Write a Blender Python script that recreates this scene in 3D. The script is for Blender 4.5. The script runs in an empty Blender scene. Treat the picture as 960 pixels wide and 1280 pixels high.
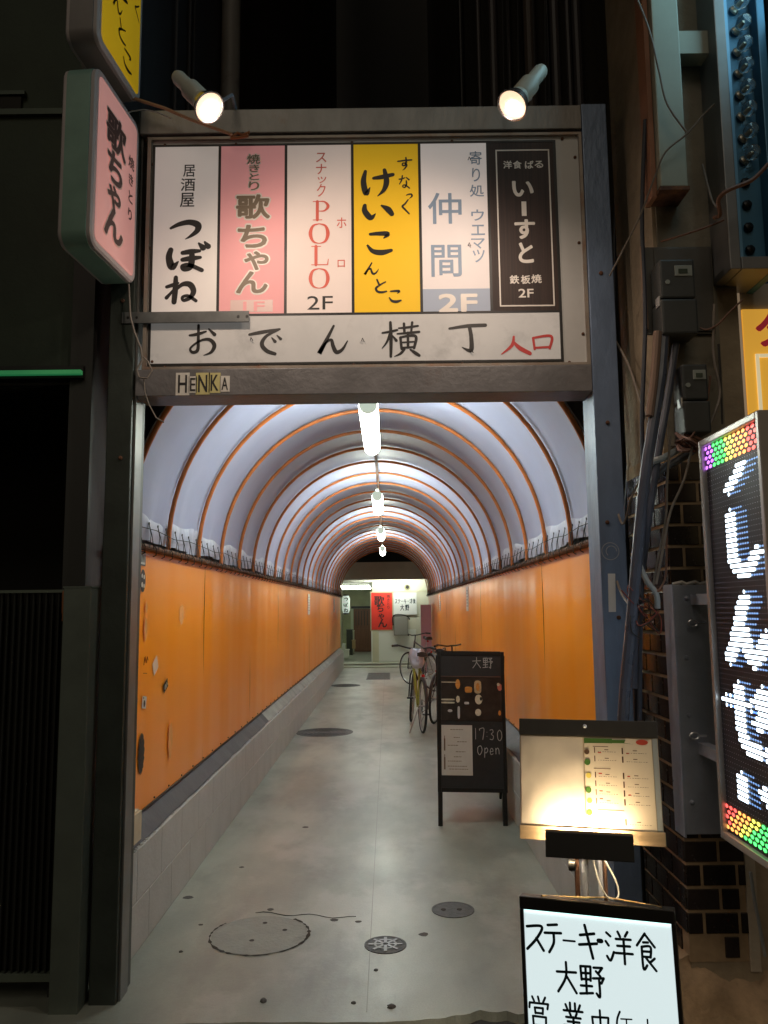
import bpy, bmesh, math, random
from mathutils import Vector, Matrix, noise as mnoise
random.seed(7)
PI = math.pi
scn = bpy.context.scene
COL = scn.collection

# ---------------------------------------------------------------- camera
EYE = Vector((0, 0, 1.55)); F = 1000.0
pitch, yaw, roll = math.atan(.12), math.radians(.23), math.radians(.6)
fwd = Vector((-math.sin(yaw) * math.cos(pitch), math.cos(yaw) * math.cos(pitch), math.sin(pitch)))
r0 = fwd.cross(Vector((0, 0, 1))).normalized(); u0 = r0.cross(fwd)
camU = r0 * math.sin(roll) + u0 * math.cos(roll)
cd = bpy.data.cameras.new('camera'); cam = bpy.data.objects.new('camera', cd); COL.objects.link(cam)
camR = fwd.cross(camU)
M = Matrix((camR, camU, -fwd)).transposed().to_4x4(); M.translation = EYE
cam.matrix_world = M
cd.sensor_fit = 'VERTICAL'; cd.sensor_height = 36; cd.sensor_width = 27; cd.lens = F / 1280 * 36
cd.clip_start = .05; cd.clip_end = 3000
scn.camera = cam

# ---------------------------------------------------------------- world: night sky over a town
w = bpy.data.worlds.new('World'); scn.world = w; w.use_nodes = True
nt = w.node_tree; bg = nt.nodes['Background']
sky = nt.nodes.new('ShaderNodeTexSky'); sky.sky_type = 'NISHITA'; sky.sun_disc = False
sky.sun_elevation = math.radians(12); sky.sun_rotation = math.radians(170)
sky.dust_density = 4
nt.links.new(sky.outputs[0], bg.inputs[0]); bg.inputs[1].default_value = .0035
sd = bpy.data.lights.new('sun', 'SUN'); sd.energy = .26; sd.angle = math.radians(25); sd.color = (1, .85, .66)  # soft lamp added for the unseen street glow behind the camera
street_glow = bpy.data.objects.new('sun', sd); COL.objects.link(street_glow)
street_glow.rotation_euler = (math.radians(50), 0, math.radians(-8))
scn.view_settings.view_transform = 'Standard'; scn.view_settings.look = 'None'
scn.view_settings.exposure = 0; scn.view_settings.gamma = 1
scn.cycles.use_denoising = True
scn.cycles.max_bounces = 8; scn.cycles.diffuse_bounces = 5
scn.cycles.sample_clamp_indirect = 6

def at(x, y, Y):
    """point of the plane Y = const that is seen at pixel x, y of the 960 x 1280 photograph"""
    d = fwd + camR * ((x - 480) / F) + camU * ((640 - y) / F)
    return EYE + d * (Y / d.y)
def atz(x, y, Z=0):
    d = fwd + camR * ((x - 480) / F) + camU * ((640 - y) / F)
    return EYE + d * ((Z - EYE.z) / d.z)

# ---------------------------------------------------------------- materials
MATS = {}
def mat(name, color, rough=.6, metal=0, var=0, vscale=6, dirt=None, dscale=3, damt=.5, bump=0, bscale=40,
        spec=.5, emit=None, estr=0, rvar=0, stretch=(1, 1, 1), rnd=0, trans=0, wave=0, wscale=3, alpha=1):
    if name in MATS: return MATS[name]
    m = bpy.data.materials.new(name); m.use_nodes = True; MATS[name] = m
    n = m.node_tree.nodes; l = m.node_tree.links; b = n['Principled BSDF']
    b.inputs['Roughness'].default_value = rough; b.inputs['Metallic'].default_value = metal
    b.inputs['Specular IOR Level'].default_value = spec
    b.inputs['Base Color'].default_value = (*color, 1)
    if trans: b.inputs['Transmission Weight'].default_value = trans
    if emit: b.inputs['Emission Color'].default_value = (*emit, 1); b.inputs['Emission Strength'].default_value = estr
    tc = n.new('ShaderNodeTexCoord'); mp = n.new('ShaderNodeMapping'); l.new(tc.outputs['Object'], mp.inputs[0])
    mp.inputs['Scale'].default_value = stretch
    def noise(scale, detail=6, r=.6, v=None):
        t = n.new('ShaderNodeTexNoise'); t.inputs['Scale'].default_value = scale
        t.inputs['Detail'].default_value = detail; t.inputs['Roughness'].default_value = r
        l.new((v or mp).outputs[0], t.inputs['Vector']); return t
    def ramp(src, a, c):
        r = n.new('ShaderNodeMapRange'); r.inputs['From Min'].default_value = a; r.inputs['From Max'].default_value = c
        l.new(src, r.inputs['Value']); return r.outputs[0]
    col = None
    if var or rnd:
        mx = n.new('ShaderNodeMix'); mx.data_type = 'RGBA'; mx.blend_type = 'MULTIPLY'
        mx.inputs[0].default_value = 1; mx.inputs[6].default_value = (*color, 1)
        mr = n.new('ShaderNodeMapRange'); t = noise(vscale)
        mr.inputs['From Min'].default_value = .3; mr.inputs['From Max'].default_value = .7
        mr.inputs['To Min'].default_value = 1 - var; mr.inputs['To Max'].default_value = 1 + var * .6
        l.new(t.outputs[0], mr.inputs['Value'])
        last = mr.outputs[0]
        if rnd:
            oi = n.new('ShaderNodeObjectInfo'); r2 = n.new('ShaderNodeMapRange')
            r2.inputs['To Min'].default_value = 1 - rnd; r2.inputs['To Max'].default_value = 1 + rnd
            l.new(oi.outputs['Random'], r2.inputs['Value'])
            mu = n.new('ShaderNodeMath'); mu.operation = 'MULTIPLY'; l.new(last, mu.inputs[0]); l.new(r2.outputs[0], mu.inputs[1]); last = mu.outputs[0]
        l.new(last, mx.inputs[7]); col = mx.outputs[2]
    if dirt:
        md = n.new('ShaderNodeMix'); md.data_type = 'RGBA'
        if col: l.new(col, md.inputs[6])
        else: md.inputs[6].default_value = (*color, 1)
        md.inputs[7].default_value = (*dirt, 1)
        t = noise(dscale, 8, .7); k = ramp(t.outputs[0], 1 - damt, 1.02 - damt + .22)
        l.new(k, md.inputs[0]); col = md.outputs[2]
    if col: l.new(col, b.inputs['Base Color'])
    if rvar:
        t = noise(vscale * .7 or 4, 4); mr = n.new('ShaderNodeMapRange')
        mr.inputs['From Min'].default_value = .3; mr.inputs['From Max'].default_value = .7
        mr.inputs['To Min'].default_value = max(.05, rough - rvar); mr.inputs['To Max'].default_value = min(1, rough + rvar)
        l.new(t.outputs[0], mr.inputs['Value']); l.new(mr.outputs[0], b.inputs['Roughness'])
    h = None
    if bump:
        t = noise(bscale, 6); bp = n.new('ShaderNodeBump'); bp.inputs['Strength'].default_value = bump
        bp.inputs['Distance'].default_value = .01
        l.new(t.outputs[0], bp.inputs['Height']); h = bp
    if wave:
        mp2 = n.new('ShaderNodeMapping'); l.new(tc.outputs['Object'], mp2.inputs[0]); mp2.inputs['Scale'].default_value = (1, 1, .12)
        t = noise(wscale, 1, .3, mp2); bp = n.new('ShaderNodeBump'); bp.inputs['Strength'].default_value = wave
        bp.inputs['Distance'].default_value = .05; l.new(t.outputs[0], bp.inputs['Height'])
        if h: l.new(h.outputs[0], bp.inputs['Normal'])
        h = bp
    if h: l.new(h.outputs[0], b.inputs['Normal'])
    return m

BLUELIT_STEEL = mat('painted_steel', (.15, .21, .32), .42, .25, .3, 5, (.12, .10, .09), 4, .34, .25, 30, rvar=.12, stretch=(1, 1, .5))  # blue light of the nearby signs is painted into this colour
STEELDK = mat('dark_green_steel', (.035, .045, .038), .45, .2, .3, 5, bump=.1)
GALV = mat('galvanised_steel', (.36, .39, .46), .36, .25, .15, 10, (.22, .18, .16), 6, .30, .1, 60, rvar=.1)
ORANGE = mat('orange_vinyl', (.95, .30, .009), .285, 0, .02, .8, wave=.40, wscale=2.4, spec=.65)
MEMB = mat('pvc_canvas', (.335, .365, .53), .5, 0, .12, 1.3, (.27, .27, .38), 2.0, .36, .12, 9, stretch=(1, 1, 1))
RIB = mat('red_oxide_tube', (.52, .15, .03), .42, 0, .3, 9, (.12, .04, .02), 12, .42, .2, 60)
RUST = mat('rusty_iron', (.13, .06, .035), .8, .2, .4, 20, (.3, .13, .05), 12, .5, .4, 60)
CORD = mat('black_cord', (.025, .024, .023), .7)
GREYCORD = mat('grey_cable', (.22, .19, .16), .6, 0, .2, 30)
CURB = mat('curb_concrete', (.44, .45, .43), .7, 0, .08, 6, (.30, .29, .26), 3.5, .36, .3, 45, rnd=.02)
MORTAR = mat('mortar', (.46, .46, .43), .9, 0, .2, 20)
LEDGE = mat('ledge_sheet', (.055, .055, .06), .55, 0, .3, 8, (.22, .21, .2), 9, .36, .2, 30)
BLACK = mat('black_paint', (.012, .012, .012), .4, 0, .2, 20, bump=.05)
BLACKM = mat('black_print', (.012, .011, .011), .5)
INK = mat('sign_ink', (.012, .01, .01), .45)
WHITE = mat('white_board', (.72, .70, .66), .38, 0, .05, 5, (.45, .42, .38), 5, .33, .03, 60)
ACRYL = mat('white_acrylic', (.78, .73, .68), .62, 0, .04, 5, (.52, .48, .43), 4, .33, emit=(1, .9, .84), estr=.17)  # faint glow added, since the spotlights light the panels unevenly
DARKWALL = mat('dark_wall', (.050, .050, .046), .85, 0, .3, 3, (.02, .02, .018), 2, .45, .3, 30, stretch=(1, 1, .3))

# ---------------------------------------------------------------- mesh helper
SHADE = {}
class MB:
    def __init__(s): s.bm = bmesh.new(); s.smooth = False
    def poly(s, pts):
        vs = [s.bm.verts.new(p) for p in pts]
        try: s.bm.faces.new(vs)
        except ValueError: pass
        return s
    def box(s, x0, x1, y0, y1, z0, z1, b=0, rot=None, org=None):
        P = [(x, y, z) for x in (x0, x1) for y in (y0, y1) for z in (z0, z1)]
        vs = [s.bm.verts.new(p) for p in P]
        fs = [s.bm.faces.new([vs[i] for i in f]) for f in ((0, 1, 3, 2), (4, 6, 7, 5), (0, 4, 5, 1), (2, 3, 7, 6), (0, 2, 6, 4), (1, 5, 7, 3))]
        if b:
            es = list({e for f in fs for e in f.edges})
            r = bmesh.ops.bevel(s.bm, geom=es, offset=b, segments=2, affect='EDGES', profile=.6)
            vs = list({v for f in r['faces'] for v in f.verts})
        if rot is not None:
            o = Vector(org)
            for v in vs: v.co = o + rot @ (v.co - o)
        return s
    def tube(s, pts, r, n=8, closed=False, cap=True):
        pts = [Vector(p) for p in pts]; s.smooth = True
        N = len(pts); rs = r if isinstance(r, (list, tuple)) else [r] * N
        rings = []; up = None
        for i, p in enumerate(pts):
            if closed: t = (pts[(i + 1) % N] - pts[i - 1])
            else: t = pts[min(i + 1, N - 1)] - pts[max(i - 1, 0)]
            t.normalize()
            if up is None: up = Vector((0, 0, 1)) if abs(t.z) < .9 else Vector((1, 0, 0))
            a = t.cross(up)
            if a.length < 1e-5: a = t.orthogonal()
            a.normalize(); b2 = a.cross(t); up = b2
            rings.append([s.bm.verts.new(p + (a * math.cos(2 * PI * k / n) + b2 * math.sin(2 * PI * k / n)) * rs[i]) for k in range(n)])
        for i in range(N if closed else N - 1):
            A, B = rings[i], rings[(i + 1) % N]
            for k in range(n): s.bm.faces.new((A[k], A[(k + 1) % n], B[(k + 1) % n], B[k]))
        if cap and not closed:
            s.bm.faces.new(rings[0][::-1]); s.bm.faces.new(rings[-1])
        return s
    def lathe(s, prof, org, axis=(0, 0, 1), n=20, cap=True):
        """prof: list of (radius, height along axis)"""
        s.smooth = True
        ax = Vector(axis).normalized(); a = ax.orthogonal().normalized(); b2 = ax.cross(a); o = Vector(org)
        rings = [[s.bm.verts.new(o + ax * h + (a * math.cos(2 * PI * k / n) + b2 * math.sin(2 * PI * k / n)) * max(r, 1e-4)) for k in range(n)] for r, h in prof]
        for A, B in zip(rings, rings[1:]):
            for k in range(n): s.bm.faces.new((A[k], A[(k + 1) % n], B[(k + 1) % n], B[k]))
        if cap: s.bm.faces.new(rings[0][::-1]); s.bm.faces.new(rings[-1])
        return s
    def slab(s, TL, TR, BL, th, b=0):
        """board with front face TL TR BL, thickness th behind it"""
        TL, TR, BL = map(Vector, (TL, TR, BL)); R = TR - TL; D = BL - TL; nrm = D.cross(R).normalized()
        f = [TL, TR, TL + R + D, BL]; k = [p - nrm * th for p in f]
        vf = [s.bm.verts.new(p) for p in f]; vk = [s.bm.verts.new(p) for p in k]
        s.bm.faces.new(vf); s.bm.faces.new(vk[::-1])
        for i in range(4): s.bm.faces.new((vf[i], vf[(i + 1) % 4], vk[(i + 1) % 4], vk[i]))
        return s

THB = {}
def bpos(parent):
    return THB.get(parent.name, Vector((0, 0, 0))) if parent else Vector((0, 0, 0))
def obj(name, mb, m, parent=None, kind=None, label=None, smooth=None, sharp=35, base=None):
    me = bpy.data.meshes.new(name)
    b = bpos(parent) if parent else (Vector(base) if base else Vector((0, 0, 0)))
    bmesh.ops.recalc_face_normals(mb.bm, faces=mb.bm.faces)
    if b.length: bmesh.ops.translate(mb.bm, verts=mb.bm.verts, vec=-b)
    mb.bm.to_mesh(me); mb.bm.free()
    if mb.smooth if smooth is None else smooth:
        me.shade_smooth(); me.set_sharp_from_angle(angle=math.radians(sharp))
    me.materials.append(m)
    o = bpy.data.objects.new(name, me); COL.objects.link(o)
    if parent: o.parent = parent
    elif base: o.location = b
    THB[o.name] = b
    if kind: o['kind'] = kind
    if label: o['label'] = label
    return o
def thing(name, label, cat, loc=(0, 0, 0), group=None):
    o = bpy.data.objects.new(name, None); COL.objects.link(o); o.location = loc
    o.empty_display_size = .1
    THB[o.name] = Vector(loc); o['label'] = label; o['category'] = cat
    if group: o['group'] = group
    return o
def tag(o, label, cat, group=None):
    o['label'] = label; o['category'] = cat
    if group: o['group'] = group
    return o
def B(*a, **k): return MB().box(*a, **k)
def inst(src, loc, parent=None, name=None):
    """copy of a part that shares its mesh, moved to loc (local)"""
    c = src.copy(); COL.objects.link(c); c.location = loc
    if parent: c.parent = parent
    THB[c.name] = THB.get(src.name, Vector()); return c

# ---------------------------------------------------------------- lettering
GL = {}
def glyph(ch, off=0.0):
    k = (ch, off)
    if k not in GL:
        c = bpy.data.curves.new('g', 'FONT'); c.body = ch; c.offset = off; c.resolution_u = 4
        o = bpy.data.objects.new('g', c); COL.objects.link(o)
        dg = bpy.context.evaluated_depsgraph_get(); me = bpy.data.meshes.new_from_object(o.evaluated_get(dg))
        GL[k] = ([v.co.copy() for v in me.vertices], [list(p.vertices) for p in me.polygons])
        bpy.data.objects.remove(o); bpy.data.curves.remove(c); bpy.data.meshes.remove(me)
    return GL[k]
class Plane:
    def __init__(s, O, R, U):
        s.O = Vector(O); s.R = Vector(R).normalized(); s.U = Vector(U).normalized(); s.N = s.R.cross(s.U); s.k = 0
    def p(s, x, y, h=0): return s.O + s.R * x + s.U * y + s.N * h
def em(mb, pl, ch, cx, cy, sx, sy=None, off=.0, h=.001, rot=0, shear=0):
    """one full-width glyph centred at cx, cy with em size sx, sy; bold by stacking shifted copies"""
    sy = sy or sx
    if off > .005:
        n = 10 if off > .05 else 6
        for k in range(n):
            t = 2 * PI * k / n; em(mb, pl, ch, cx + math.cos(t) * off * sx * .8, cy + math.sin(t) * off * sy * .8, sx, sy, 0, h + k * .00002, rot, shear)
    vs, fs = glyph(ch, 0); out = []
    c, s_ = math.cos(rot), math.sin(rot)
    for v in vs:
        a, b = (v.x - .5) * sx, (v.y - .38) * sy
        a += b * shear
        out.append(mb.bm.verts.new(pl.p(cx + a * c - b * s_, cy + a * s_ + b * c, h)))
    for f in fs:
        try: mb.bm.faces.new([out[i] for i in f])
        except ValueError: pass
def fit(mb, pl, txt, x0, x1, y0, y1, off=0., h=.001, shear=0):
    """text scaled to fill the box"""
    vs, fs = glyph(txt, 0)
    if not vs: return
    if off > .005:
        n = 10 if off > .05 else 6; e = min(x1 - x0, (y1 - y0)) * off * .9
        x0 += e; x1 -= e; y0 += e; y1 -= e
        for k in range(n):
            t = 2 * PI * k / n; fit(mb, pl, txt, x0 + math.cos(t) * e, x1 + math.cos(t) * e, y0 + math.sin(t) * e, y1 + math.sin(t) * e, 0, h + k * .00002, shear)
    ax, bx = min(v.x for v in vs), max(v.x for v in vs); ay, by = min(v.y for v in vs), max(v.y for v in vs)
    out = [mb.bm.verts.new(pl.p(x0 + (v.x - ax) / (bx - ax) * (x1 - x0) + (v.y - ay) / (by - ay) * shear, y0 + (v.y - ay) / (by - ay) * (y1 - y0), h)) for v in vs]
    for f in fs:
        try: mb.bm.faces.new([out[i] for i in f])
        except ValueError: pass
def catmull(pts, n=7):
    if len(pts) < 3:
        return [tuple(pts[0][i] + (pts[-1][i] - pts[0][i]) * t / n for i in range(3)) for t in range(n + 1)]
    P = [pts[0]] + list(pts) + [pts[-1]]; out = []
    for i in range(1, len(P) - 2):
        a, b, c, d = P[i - 1], P[i], P[i + 1], P[i + 2]
        for t in range(n):
            t /= n
            out.append(tuple(.5 * (2 * b[k] + (c[k] - a[k]) * t + (2 * a[k] - 5 * b[k] + 4 * c[k] - d[k]) * t * t + (3 * b[k] - a[k] - 3 * c[k] + d[k]) * t ** 3) for k in range(3)))
    out.append(tuple(pts[-1])); return out
def strokes(mb, pl, data, x0, x1, ytop, ybot, wk=1.0, h=.001, w=4, straight=False):
    """brush or marker strokes given on a 100 x 100 grid, y down"""
    sx, sy = (x1 - x0) / 100, (ytop - ybot) / 100; sw = (abs(sx) + abs(sy)) / 2 * wk
    for st in data:
        st = [(p[0], p[1], (p[2] if len(p) > 2 else w)) for p in st]
        c = st if straight else catmull(st)
        if straight and len(c) < 2: continue
        pl.k += 1; hh = h + (pl.k % 9) * .00012
        Q = [(x0 + a * sx, ytop - b * sy, max(.4, r) * sw * .5) for a, b, r in c]
        L, R_ = [], []
        for i, (a, b, r) in enumerate(Q):
            u = Q[min(i + 1, len(Q) - 1)]; v = Q[max(i - 1, 0)]
            dx, dy = u[0] - v[0], u[1] - v[1]; d = math.hypot(dx, dy) or 1
            nx, ny = -dy / d, dx / d
            L.append(pl.p(a + nx * r, b + ny * r, hh)); R_.append(pl.p(a - nx * r, b - ny * r, hh))
        vl = [mb.bm.verts.new(p) for p in L]; vr = [mb.bm.verts.new(p) for p in R_]
        for i in range(len(vl) - 1): mb.bm.faces.new((vl[i], vl[i + 1], vr[i + 1], vr[i]))
        for (a, b, r), e in ((Q[0], 0), (Q[-1], 1)):      # rounded ends, a hair lower
            ang = [2 * PI * k / 10 for k in range(10)]
            mb.bm.faces.new([mb.bm.verts.new(pl.p(a + math.cos(t) * r, b + math.sin(t) * r, hh - .00005 - e * .00001)) for t in ang])
K = {
 'つ': [[(4, 44, 7), (30, 28, 12), (62, 20, 15), (88, 32, 18), (86, 56, 14), (66, 78, 8), (50, 90, 2)]],
 'ぼ': [[(12, 24, 10), (8, 48, 12), (16, 78, 14), (30, 62, 3)], [(40, 34, 8), (60, 30, 10), (80, 28, 6)], [(40, 56, 8), (60, 52, 10), (82, 49, 6)],
       [(62, 30, 9), (62, 58, 12), (58, 80, 11), (44, 86, 9), (40, 76, 7), (56, 73, 8), (86, 90, 8)], [(78, 4, 4), (88, 18, 12)], [(92, 0, 4), (100, 14, 11)]],
 'ね': [[(34, 6, 10), (33, 50, 13), (30, 96, 12)], [(6, 40, 8), (28, 32, 9), (42, 26, 5)], [(40, 30, 5), (24, 56, 6), (6, 80, 9)],
       [(30, 58, 5), (54, 32, 10), (78, 32, 14), (90, 56, 13), (80, 80, 10), (60, 90, 8), (56, 78, 7), (74, 74, 8), (98, 92, 8)]],
 'け': [[(12, 12, 7), (6, 48, 12), (14, 88, 12), (26, 68, 2)], [(38, 36, 7), (64, 32, 10), (98, 24, 8)], [(72, 8, 8), (78, 46, 12), (70, 76, 9), (50, 98, 2)]],
 'い': [[(8, 20, 9), (8, 50, 14), (26, 84, 14), (42, 64, 2)], [(62, 22, 5), (82, 42, 15), (94, 66, 12)]],
 'こ': [[(20, 18, 8), (50, 16, 11), (82, 18, 13), (68, 34, 3)], [(10, 62, 6), (28, 84, 12), (60, 90, 15), (94, 82, 9)]],
 'ん': [[(54, 4, 6), (36, 42, 9), (10, 94, 12), (28, 62, 6), (46, 50, 8), (52, 70, 10), (62, 90, 11), (80, 82, 8), (96, 54, 3)]],
 'と': [[(28, 8, 8), (42, 42, 9)], [(84, 24, 6), (50, 42, 8), (22, 64, 11), (30, 86, 11), (60, 92, 11), (90, 86, 7)]],
 'す': [[(2, 30, 8), (50, 24, 9), (98, 20, 8)], [(58, 2, 8), (60, 40, 10), (50, 62, 8), (34, 62, 7), (36, 46, 7), (54, 46, 8), (62, 62, 10), (50, 86, 7), (34, 100, 2)]],
 'な': [[(6, 30, 7), (30, 27, 9), (54, 20, 6)], [(34, 4, 7), (26, 38, 8), (8, 66, 5)], [(66, 18, 6), (88, 34, 9)], [(66, 42, 7), (66, 70, 9), (54, 90, 8), (36, 86, 7), (42, 73, 7), (62, 76, 8), (92, 96, 7)]],
 'っ': [[(22, 52, 6), (44, 42, 10), (70, 42, 12), (76, 62, 12), (52, 86, 4)]],
 'く': [[(74, 4, 7), (44, 32, 9), (22, 48, 11), (44, 68, 10), (80, 96, 8)]],
 'お': [[(6, 34, 6), (34, 30, 9), (62, 22, 5)], [(36, 2, 7), (36, 50, 8), (34, 82, 9), (16, 88, 8), (10, 74, 6), (42, 52, 6), (74, 48, 9), (92, 66, 11), (82, 88, 8), (56, 98, 2)], [(72, 14, 4), (92, 32, 10)]],
 'で': [[(2, 26, 7), (40, 18, 10), (94, 8, 6)], [(90, 10, 6), (54, 32, 8), (40, 60, 11), (54, 84, 11), (80, 96, 9)], [(70, 38, 3), (80, 52, 9)], [(86, 30, 3), (97, 43, 8)]],
 '横': [[(2, 32, 4), (22, 29, 6), (42, 24, 5)], [(24, 2, 6), (25, 50, 8), (24, 99, 6)], [(22, 36, 6), (14, 58, 5), (1, 76, 2)], [(29, 40, 3), (39, 54, 7)],
       [(46, 19, 4), (70, 17, 6), (97, 13, 5)], [(60, 6, 6), (61, 32, 6)], [(82, 3, 6), (79, 30, 5)], [(42, 35, 4), (70, 33, 6), (100, 30, 6)],
       [(50, 46, 6), (53, 78, 6)], [(50, 45, 5), (90, 42, 7), (86, 76, 6)], [(52, 60, 4), (86, 58, 4)], [(52, 75, 5), (86, 73, 5)], [(70, 32, 6), (70, 74, 6)], [(60, 79, 6), (50, 91, 6), (34, 99, 2)], [(76, 80, 4), (88, 89, 8), (99, 97, 7)]],
 '丁': [[(0, 20, 6), (50, 12, 9), (100, 10, 9)], [(56, 16, 9), (60, 50, 10), (58, 92, 11), (34, 82, 2)]],
 '入': [[(46, 4, 6), (38, 50, 9), (2, 94, 3)], [(42, 26, 5), (64, 62, 12), (100, 92, 11)]],
 '口': [[(12, 22, 9), (17, 88, 8)], [(12, 21, 8), (90, 12, 10), (82, 84, 9)], [(17, 80, 8), (84, 76, 8)]],
 'ス': [[(12, 18), (78, 14), (56, 52), (10, 92)], [(52, 54), (82, 92)]],
 'テ': [[(24, 14), (74, 10)], [(6, 38), (94, 34)], [(54, 38), (52, 66), (26, 94)]],
 'ー': [[(8, 50), (92, 48)]], '・': [[(30, 50, 60), (70, 50, 60)]],
 'キ': [[(14, 34), (82, 26)], [(8, 62), (92, 54)], [(38, 4), (70, 98)]],
 '洋': [[(6, 10), (20, 20)], [(2, 36), (12, 48)], [(4, 80), (16, 92), (30, 66)], [(48, 4), (56, 18)], [(84, 2), (74, 16)], [(40, 26), (94, 24)], [(44, 46), (90, 44)], [(36, 68), (98, 66)], [(68, 24), (68, 98)]],
 '食': [[(50, 2), (10, 36)], [(50, 4), (92, 36)], [(40, 26), (62, 25)], [(32, 38), (34, 96), (52, 86)], [(32, 38), (72, 36), (70, 64)], [(34, 50), (70, 49)], [(34, 64), (70, 63)], [(88, 66), (66, 78)], [(50, 68), (92, 98)]],
 '大': [[(6, 36), (94, 32)], [(50, 4), (46, 50), (8, 96)], [(50, 46), (92, 94)]],
 '野': [[(8, 10), (10, 50)], [(8, 10), (46, 8)], [(46, 8), (44, 50)], [(10, 30), (44, 28)], [(10, 48), (44, 47)], [(27, 10), (27, 90)], [(6, 68), (48, 66)], [(2, 92), (50, 86)], [(58, 10), (90, 8)], [(90, 8), (74, 26)], [(66, 20), (82, 34)], [(54, 42), (94, 38)], [(94, 38), (84, 54)], [(76, 40), (76, 94), (64, 86)]],
 '営': [[(22, 4), (30, 18)], [(48, 2), (52, 16)], [(80, 2), (70, 18)], [(10, 24), (8, 40)], [(10, 24), (92, 22)], [(92, 22), (88, 38)], [(32, 38), (34, 56)], [(32, 38), (68, 37)], [(68, 37), (66, 56)], [(34, 55), (66, 54)], [(22, 66), (24, 96)], [(22, 66), (80, 65)], [(80, 65), (78, 96)], [(24, 94), (78, 93)]],
 '業': [[(38, 4), (38, 24)], [(60, 4), (60, 24)], [(18, 10), (26, 24)], [(82, 8), (74, 22)], [(8, 28), (92, 26)], [(34, 32), (40, 42)], [(66, 32), (60, 42)], [(18, 46), (82, 45)], [(24, 58), (76, 57)], [(8, 70), (92, 69)], [(50, 44), (50, 98)], [(46, 72), (12, 94)], [(54, 72), (90, 94)]],
 '中': [[(14, 26), (18, 64)], [(14, 26), (86, 22)], [(86, 22), (82, 62)], [(18, 62), (82, 60)], [(50, 2), (50, 98)]],
 'O': [[(50, 3, 4), (20, 14, 11), (8, 50, 17), (20, 86, 11), (50, 97, 4), (80, 86, 11), (92, 50, 17), (80, 14, 11), (50, 3, 4)]],
 'P': [[(32, 4, 15), (32, 96, 15)], [(10, 4, 4), (50, 4, 4)], [(10, 96, 4), (56, 96, 4)], [(40, 4, 4), (70, 6, 8), (88, 28, 15), (70, 50, 8), (40, 52, 4)]],
 'L': [[(32, 4, 15), (32, 96, 15)], [(10, 4, 4), (56, 4, 4)], [(10, 96, 4), (90, 96, 5)], [(90, 96, 5), (94, 68, 3)]],
 'し': [[(30, 4, 18), (28, 50, 18), (34, 84, 18), (60, 92, 18), (90, 66, 18)]],
 'せ': [[(0, 30, 13), (100, 24, 13)], [(74, 4, 13), (74, 50, 12), (62, 56, 8)], [(30, 6, 13), (30, 66, 13), (42, 92, 13), (94, 92, 13)]],
 'う': [[(30, 6, 13), (60, 12, 13)], [(20, 40, 13), (60, 32, 13), (78, 52, 14), (62, 80, 13), (34, 98, 10)]],
}

# ================================================================= GROUND
FLOOR = mat('alley_floor', (.35, .35, .31), .34, 0, .18, 1.3, (.20, .195, .17), 1.6, .36, .22, 30, rvar=.16, stretch=(1, .6, 1))
def floor_nodes(m):
    n, l = m.node_tree.nodes, m.node_tree.links; b = n['Principled BSDF']
    tc = n.new('ShaderNodeTexCoord')
    def nz(scale, sc=(1, 1, 1), det=8, r=.6, loc=(0, 0, 0)):
        mp = n.new('ShaderNodeMapping'); l.new(tc.outputs['Object'], mp.inputs[0]); mp.inputs['Scale'].default_value = sc; mp.inputs['Location'].default_value = loc
        t = n.new('ShaderNodeTexNoise'); t.inputs['Scale'].default_value = scale; t.inputs['Detail'].default_value = det; t.inputs['Roughness'].default_value = r
        l.new(mp.outputs[0], t.inputs['Vector']); return t.outputs[0]
    def mr(src, a, b_, c=0, d=1):
        r = n.new('ShaderNodeMapRange'); r.interpolation_type = 'SMOOTHSTEP'; l.new(src, r.inputs[0])
        for k, v in zip((1, 2, 3, 4), (a, b_, c, d)): r.inputs[k].default_value = v
        return r.outputs[0]
    def mix(fac, c1, c2):
        x = n.new('ShaderNodeMix'); x.data_type = 'RGBA'; l.new(fac, x.inputs[0])
        for i, c in ((6, c1), (7, c2)):
            if isinstance(c, tuple): x.inputs[i].default_value = (*c, 1)
            else: l.new(c, x.inputs[i])
        return x.outputs[2]
    c = mix(mr(nz(.9, (1, .5, 1)), .35, .65), (.20, .22, .185), (.40, .43, .36))
    c = mix(mr(nz(2.6, (1, .4, 1), 8, .66, (3, 1, 0)), .50, .68, 0, .55), c, (.17, .17, .15))     # worn dark drags
    c = mix(mr(nz(1.7, (1, .7, 1), 8, .6, (7, 3, 0)), .52, .62, 0, .45), c, (.44, .44, .40))       # thin screed patches
    c = mix(mr(nz(140, (1, 1, 1), 2, .6, (5, 5, 0)), .35, .70, 0, .22), c, (.16, .16, .145))
    c = mix(mr(nz(60, (1, 1, 1), 3, .6), .70, .78, 0, .4), c, (.15, .15, .14))
    l.new(c, b.inputs['Base Color'])
    l.new(mr(nz(2.2, (1.2, .5, 1), 6, .6, (2, 9, 0)), .3, .7, .285, .40), b.inputs['Roughness'])
    bp = n.new('ShaderNodeBump'); bp.inputs['Strength'].default_value = .14; bp.inputs['Distance'].default_value = .006
    l.new(nz(45, (1, 1, 1), 4, .6), bp.inputs['Height']); l.new(bp.outputs[0], b.inputs['Normal'])
floor_nodes(FLOOR); FLOOR.node_tree.nodes['Principled BSDF'].inputs['Specular IOR Level'].default_value = .85
ASPH = mat('asphalt', (.045, .044, .042), .85, 0, .3, 20, bump=.8, bscale=120)
g = MB().poly([(-400, -400, -.03), (400, -400, -.03), (400, 400, -.03), (-400, 400, -.03)])
obj('ground', g, ASPH, kind='structure')
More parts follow.
